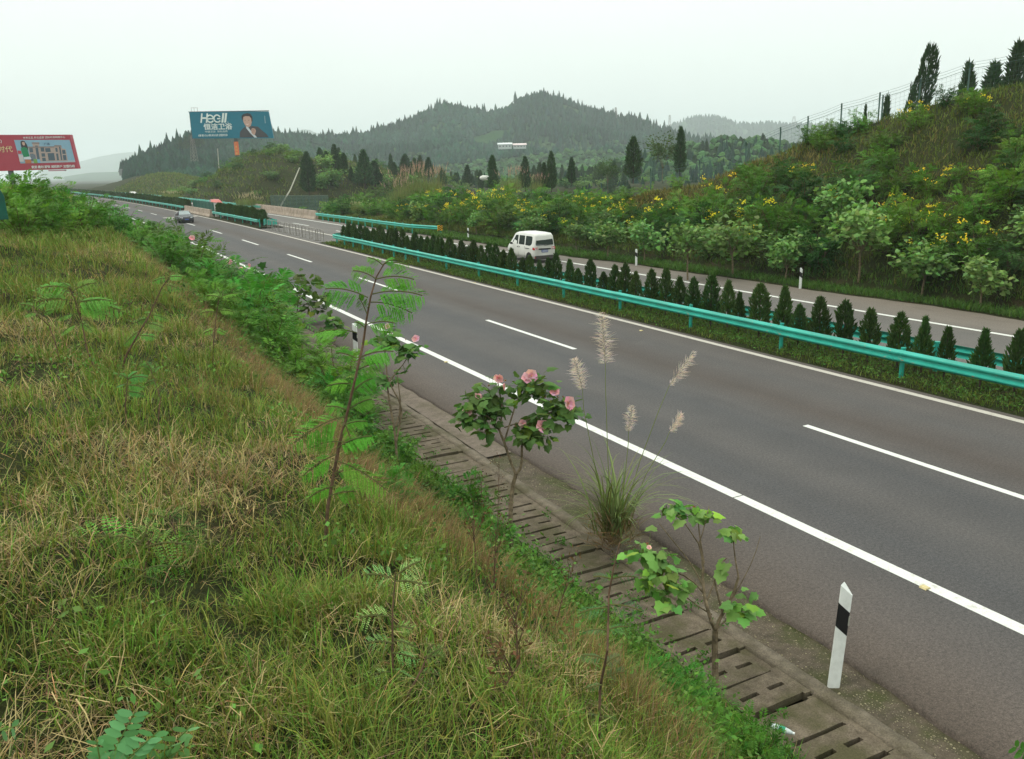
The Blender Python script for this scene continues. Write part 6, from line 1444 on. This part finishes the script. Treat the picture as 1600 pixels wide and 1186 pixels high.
def grass_bank():
    mb = MB()
    s, t, r = bank_points(25000, 1.3, 30.); kq = (vnoise(s * 2.3, t * 2.3, 71) > .13) | (r > 12); s, t, r = s[kq], t[kq], r[kq]
    per = 18; n = len(s) * per
    cs = np.repeat(s, per); ct = np.repeat(t, per); cr_ = np.repeat(r, per)
    spread = .05 + .004 * cr_
    ox = rng.normal(size=n) * spread; oy = rng.normal(size=n) * spread
    bs, bt = cs + oy, ct + ox; keep = bt < 5.38
    P = road(bs, bt, terrain(bs, bt) - .02)
    az = np.arctan2(oy, ox) + rng.normal(size=n) * .7
    dry = fbm(cs * .9, ct * .9, 41, 3); red = fbm(cs * .45 + 3, ct * 1.1, 43, 2); crest = np.exp(-((ct - 2.5) / .75) ** 2) * np.interp(cs, [3, 5.5, 22, 30], [.2, 1, 1, .5])
    typ = rng.random(n)
    p_dry = np.clip((dry - .385) * 3.5, .16, .82); isdry = typ < p_dry
    isred = (rng.random(n) < np.clip(crest * .8 - .22 + (red - .5) * 1.3, .0, .6)) & (ct > .2) & (ct < 4.2)
    low = ct > 3.3 + .6 * (red - .5)
    weed = low & (rng.random(n) < .75)
    col = np.where(isdry[:, None], C_DRY, np.where((rng.random(n) < .5)[:, None], C_GRN, C_OLV)); col = np.where(isred[:, None], C_RED, col); col = np.where((weed & ~isred)[:, None], C_WEED * 1.05, col)
    col = col * np.repeat(.72 + .5 * rng.random((len(s), 1)), per, 0) * (.55 + .75 * rng.random((n, 1))) * (1 + .12 * rng.normal(size=(n, 3))).clip(.6, 1.4)
    L = rng.uniform(.06, .21, n) * np.where(isred, 1.5, 1.) * np.where(weed, .8, 1.) * (1 + .03 * cr_) * np.interp(ct, [4.4, 5.3], [1., .55]) * (.45 + 1.15 * fbm(cs * 1.7, ct * 1.7, 47, 2))
    W = (.0024 + .0034 * rng.random(n)) * np.where(isred, .55, 1.) * np.where(isdry, .75, 1.) * (1 + .085 * cr_)
    lean = np.where(isdry, rng.uniform(.4, 1.45, n), rng.uniform(.02, .75, n)); lean = np.where(isred, rng.uniform(.2, .8, n), lean)
    az = np.where(isred, .6 + .6 * rng.normal(size=n), az)
    blades(mb, P[keep], az[keep], lean[keep], L[keep], W[keep], col[keep], rng.uniform(.2, 1.1, keep.sum()))
    # long bleached stems lying across the tussocks
    s, t, r = bank_points(9000, 1.5, 16.); k = fbm(s * .9, t * .9, 41, 3) > .46; s, t, r = s[k], t[k], r[k]; n = len(s); P = road(s, t, terrain(s, t) + .02 + .07 * rng.random(n))
    blades(mb, P, rng.random(n) * 6.28, rng.uniform(.6, 1.5, n), rng.uniform(.08, .26, n), (.0024 + .0026 * rng.random(n)) * (1 + .06 * r), C_DRY * 1.2 * (.7 + .5 * rng.random((n, 1))), rng.uniform(-.9, 1.2, n))
    tag(mb.obj('bank_grass', GRASS), 'tangled green and straw coloured grass covering the left bank', 'grass', None, 'stuff')
    # farther bank
    mb = MB(); n = 60000; s = 24 + 80 * rng.random(n) ** 1.3; t = rng.uniform(-24, 4.6, n); P = road(s, t, terrain(s, t) - .02); r = np.hypot(P[:, 0], P[:, 1])
    mixv = fbm(s * .35, t * .5, 45, 3)[:, None]; col = np.where(rng.random((n, 1)) < np.clip((mixv - .35) * 2.6, .1, .9), np.array(lin(146, 134, 88)), np.array(lin(108, 134, 60))) * (.6 + .7 * rng.random((n, 1)))
    blades(mb, P, rng.random(n) * 6.28, rng.uniform(.05, .8, n), rng.uniform(.2, .5, n), .0011 * r * (.6 + .8 * rng.random(n)), col, rng.uniform(.2, .9, n))
    tag(mb.obj('bank_grass', GRASS), 'paler grass on the far stretch of the left bank', 'grass', None, 'stuff')
grass_bank()
def weeds(name, s, t, hmax, size, col, label, dens_leaf=6):
    n = len(s); B = road(s, t, terrain(s, t)); k = dens_leaf; P = np.repeat(B, k, 0) + rng.normal(size=(n * k, 3)) * np.array([.06, .06, 0]) + np.array([0, 0, 1.]) * (np.repeat(hmax, k) * rng.random(n * k) ** .7)[:, None]
    D = rdir(n * k, rng, .1); N = unit(rng.normal(size=(n * k, 3)) * .6 + np.array([0, 0, 1.])); L = np.repeat(size, k) * (.5 + rng.random(n * k))
    mb = MB(); kite(mb, P, D, N, L, L * .62, jit(col, n * k, rng, .35)); tag(mb.obj(name, LEAF), label, 'weeds', None, 'stuff')
n = 6500; s = 3 + 22 * rng.random(n) ** 1.5; t = np.clip(5.36 - np.abs(rng.normal(size=n)) * 1.25, 1.5, 5.36 - .16 * rng.random(n)); k = fbm(s * .8, t * .8, 51) > .42; s, t = s[k], t[k]
weeds('low_weeds', s, t, (.05 + .9 * np.clip(fbm(s * 1.3, t * 1.3, 53) - .36, 0, 1)) * np.interp(t, [4.2, 5.0], [1., .38]), .020 + .0018 * s, lin(60, 100, 40), 'low dark green creeping weeds along the foot of the left bank', 9)
n = 2300; s = 3 + 20 * rng.random(n) ** 1.4; t = np.clip(4.95 - np.abs(rng.normal(size=n)) * 1.0, 1.8, 5.0); k = fbm(s * 1.1, t * 1.1, 57) > .5; s, t = s[k], t[k]
weeds('tall_weeds', s, t, .15 + .6 * rng.random(len(s)) ** 2, .03 + .0022 * s, lin(92, 132, 56), 'taller light green herbs standing among the creeping weeds of the left bank', 14)
n = 1500; s = 3 + 18 * rng.random(n) ** 1.4; t = np.clip(4.9 - np.abs(rng.normal(size=n)) * .9, 2., 4.95); k = fbm(s * 1.1, t * 1.1, 58) > .52; s, t = s[k], t[k]; n = len(s); P = road(s, t, terrain(s, t) - .02); mb = MB(); P = np.repeat(P, 14, 0) + rng.normal(size=(n * 14, 3)) * np.array([.06, .06, 0]); n = len(P)
blades(mb, P, rng.random(n) * 6.28, rng.uniform(.1, .9, n), rng.uniform(.12, .42, n), .006 + .006 * rng.random(n), jit(lin(84, 124, 46), n, rng, .35), rng.uniform(.2, 1.1, n)); tag(mb.obj('rank_grass', GRASS), 'rank green grass tufts on the lower slope above the drain', 'grass', None, 'stuff')
n = 2600; s = 2 + 14 * rng.random(n) ** 1.2; t = rng.uniform(-4, 4, n); k = fbm(s * .7, t * .7, 55) > .55; s, t = s[k], t[k]
weeds('low_weeds', s, t, .06 + .16 * rng.random(len(s)), .028 + .0015 * s, lin(84, 122, 56), 'small leafy weeds scattered through the grass of the left bank', 7)
# sprouts through the drain slabs
n = 34; s = 5 + 16 * rng.random(n); t = 5.45 + .9 * rng.random(n); B = road(s, t, -.03); mb = MB(); k = 26
for i in range(n):
    P = B[i] + rng.normal(size=(k, 3)) * np.array([.05, .05, 0]) + np.array([0, 0, 1.]) * (.09 * rng.random((k, 1))); kite(mb, P, rdir(k, rng, .5), rdir(k, rng, .8), .05 * (.5 + rng.random(k)), .022, jit(lin(82, 126, 50), k, rng, .3))
tag(mb.obj('slab_weeds', LEAF), 'small green weeds sprouting between the drain slabs', 'weeds', None, 'stuff')
mb = MB(); n = 420; P = road(3.5 + .0 + 9 * rng.random(n), 4.9 + .45 * rng.random(n), .04); P[:, 2] = ground(P[:, 0], P[:, 1]); blades(mb, P, rng.random(n) * 6.28, rng.uniform(.3, 1.1, n), rng.uniform(.12, .32, n), .008 + .004 * rng.random(n), jit(lin(92, 134, 52), n, rng, .25), rng.uniform(.3, 1., n)); tag(mb.obj('fresh_grass', GRASS), 'fresh bright grass tufts leaning over the edge of the drain', 'grass', None, 'stuff')
# median strip
mb = MB(); n = 52000; s = -4 + 68 * rng.random(n) ** 1.25; t = rng.uniform(17.34, 19.72, n); e = np.minimum(t - 17.3, 19.75 - t); kx = rng.random(n) < np.clip(.25 + e * 1.8 + (fbm(s * .7, t * 2, 61) - .5) * 1.6, .06, 1.); s, t = s[kx], t[kx]; n = len(s); P = road(s, t, .0); d = np.hypot(P[:, 0], P[:, 1])
blades(mb, P, rng.random(n) * 6.28, rng.uniform(.1, .9, n), rng.uniform(.06, .24, n), .0012 * d * (.4 + .6 * rng.random(n)), jit(lin(86, 108, 48), n, rng, .35) * np.where(rng.random((n, 1)) < .2, [[1.35, 1.15, 1.]], 1.), rng.uniform(.2, .9, n)); tag(mb.obj('median_grass', GRASS), 'short green grass along the median under the guardrail', 'grass', None, 'stuff')
n = 2600; s = 3 + 42 * rng.random(n); t = rng.uniform(17.45, 19.4, n); B = road(s, t, .03); k = 7; P = np.repeat(B, k, 0) + rng.normal(size=(n * k, 3)) * np.array([.08, .08, 0]) + np.array([0, 0, 1.]) * (.16 * rng.random((n * k, 1))); mb = MB(); kite(mb, P, rdir(n * k, rng, .2), rdir(n * k, rng, 1.5), .05 + .04 * rng.random(n * k), .04, jit(lin(76, 106, 46), n * k, rng, .35)); tag(mb.obj('median_weeds', LEAF), 'low leafy weeds between the clipped cypresses', 'weeds', None, 'stuff')
# verge and cutting grass
mb = MB(); n = 42000; s = 4 + 100 * rng.random(n) ** 1.2; e_ = np.array([far_edge(float(a)) for a in s]); t = e_ + .05 + np.abs(rng.normal(size=n)) * 1.1; P = road(s, t, np.where(t < 28.9, .04, terrain(s, t))); d = np.hypot(P[:, 0], P[:, 1])
blades(mb, P, rng.random(n) * 6.28, rng.uniform(.1, .9, n), rng.uniform(.12, .36, n), .0011 * d * (.5 + .6 * rng.random(n)), jit(lin(74, 104, 44), n, rng, .35), rng.uniform(.2, .9, n)); tag(mb.obj('verge_grass', GRASS), 'rough green grass along the far verge', 'grass', None, 'stuff')
mb = MB(); n = 95000; s = 4 + 104 * rng.random(n) ** 1.15; H = np.interp(s, [10, 20, 30, 36, 42, 50, 68, 85, 99, 108], [9.4, 9.1, 8.2, 6.6, 3.9, 2.3, 1.4, .9, .3, 0]); u = rng.random(n) * 1.25; t = 29 + u * np.maximum(1.55 * H, 3.5); P = road(s, t, terrain(s, t) - .03); d = np.hypot(P[:, 0], P[:, 1])
mv = fbm(s * .22, t * .3, 65, 3)[:, None]; rr = rng.random((n, 1)); col = np.where(rr < np.clip((mv - .38) * 3., .12, .85) * np.clip(u[:, None] * 1.6, .3, 1), np.array(lin(122, 114, 66)), np.array(lin(98, 116, 52))) * (.6 + .7 * rng.random((n, 1)))
blades(mb, P, rng.random(n) * 6.28, rng.uniform(.1, .95, n), rng.uniform(.18, .48, n), .0009 * d * (.5 + .7 * rng.random(n)), col, rng.uniform(.2, .9, n)); tag(mb.obj('cutting_grass', GRASS), 'brownish dry grass covering the upper slope of the cutting', 'grass', None, 'stuff')
mb = MB(); n = 46000; s = rng.uniform(110, 300, n); t = rng.uniform(27.5, 75, n); P = road(s, t, terrain(s, t) - .05); col = np.where(rng.random((n, 1)) < .4 + .4 * (fbm(s * .1, t * .15, 67)[:, None] - .5), np.array(lin(110, 114, 60)), np.array(lin(82, 108, 46))) * (.6 + .7 * rng.random((n, 1)))
blades(mb, P, rng.random(n) * 6.28, rng.uniform(.1, 1., n), rng.uniform(.4, 1.1, n), .16 * (.5 + .7 * rng.random(n)), col, rng.uniform(.2, .9, n)); tag(mb.obj('knoll_grass', GRASS), 'rough grass on the terraced knoll', 'grass', None, 'stuff')

# ------------------------------------------------------------------ haze: one closed box round everything
def haze(density):
    m = bpy.data.materials.new('haze_air'); m.use_nodes = True; nt = m.node_tree; nt.nodes.clear()
    v = nt.nodes.new('ShaderNodeVolumePrincipled'); o = nt.nodes.new('ShaderNodeOutputMaterial')
    v.inputs['Color'].default_value = (.885, .96, .98, 1); v.inputs['Density'].default_value = density; v.inputs['Anisotropy'].default_value = .0
    nt.links.new(v.outputs[0], o.inputs['Volume'])
    mb = MB(); mb.box((0, 2000, 146.), (16000, 16000, 306.))
    ob = mb.obj('haze', m); tag(ob, kind='stuff'); return ob
haze(.00031)
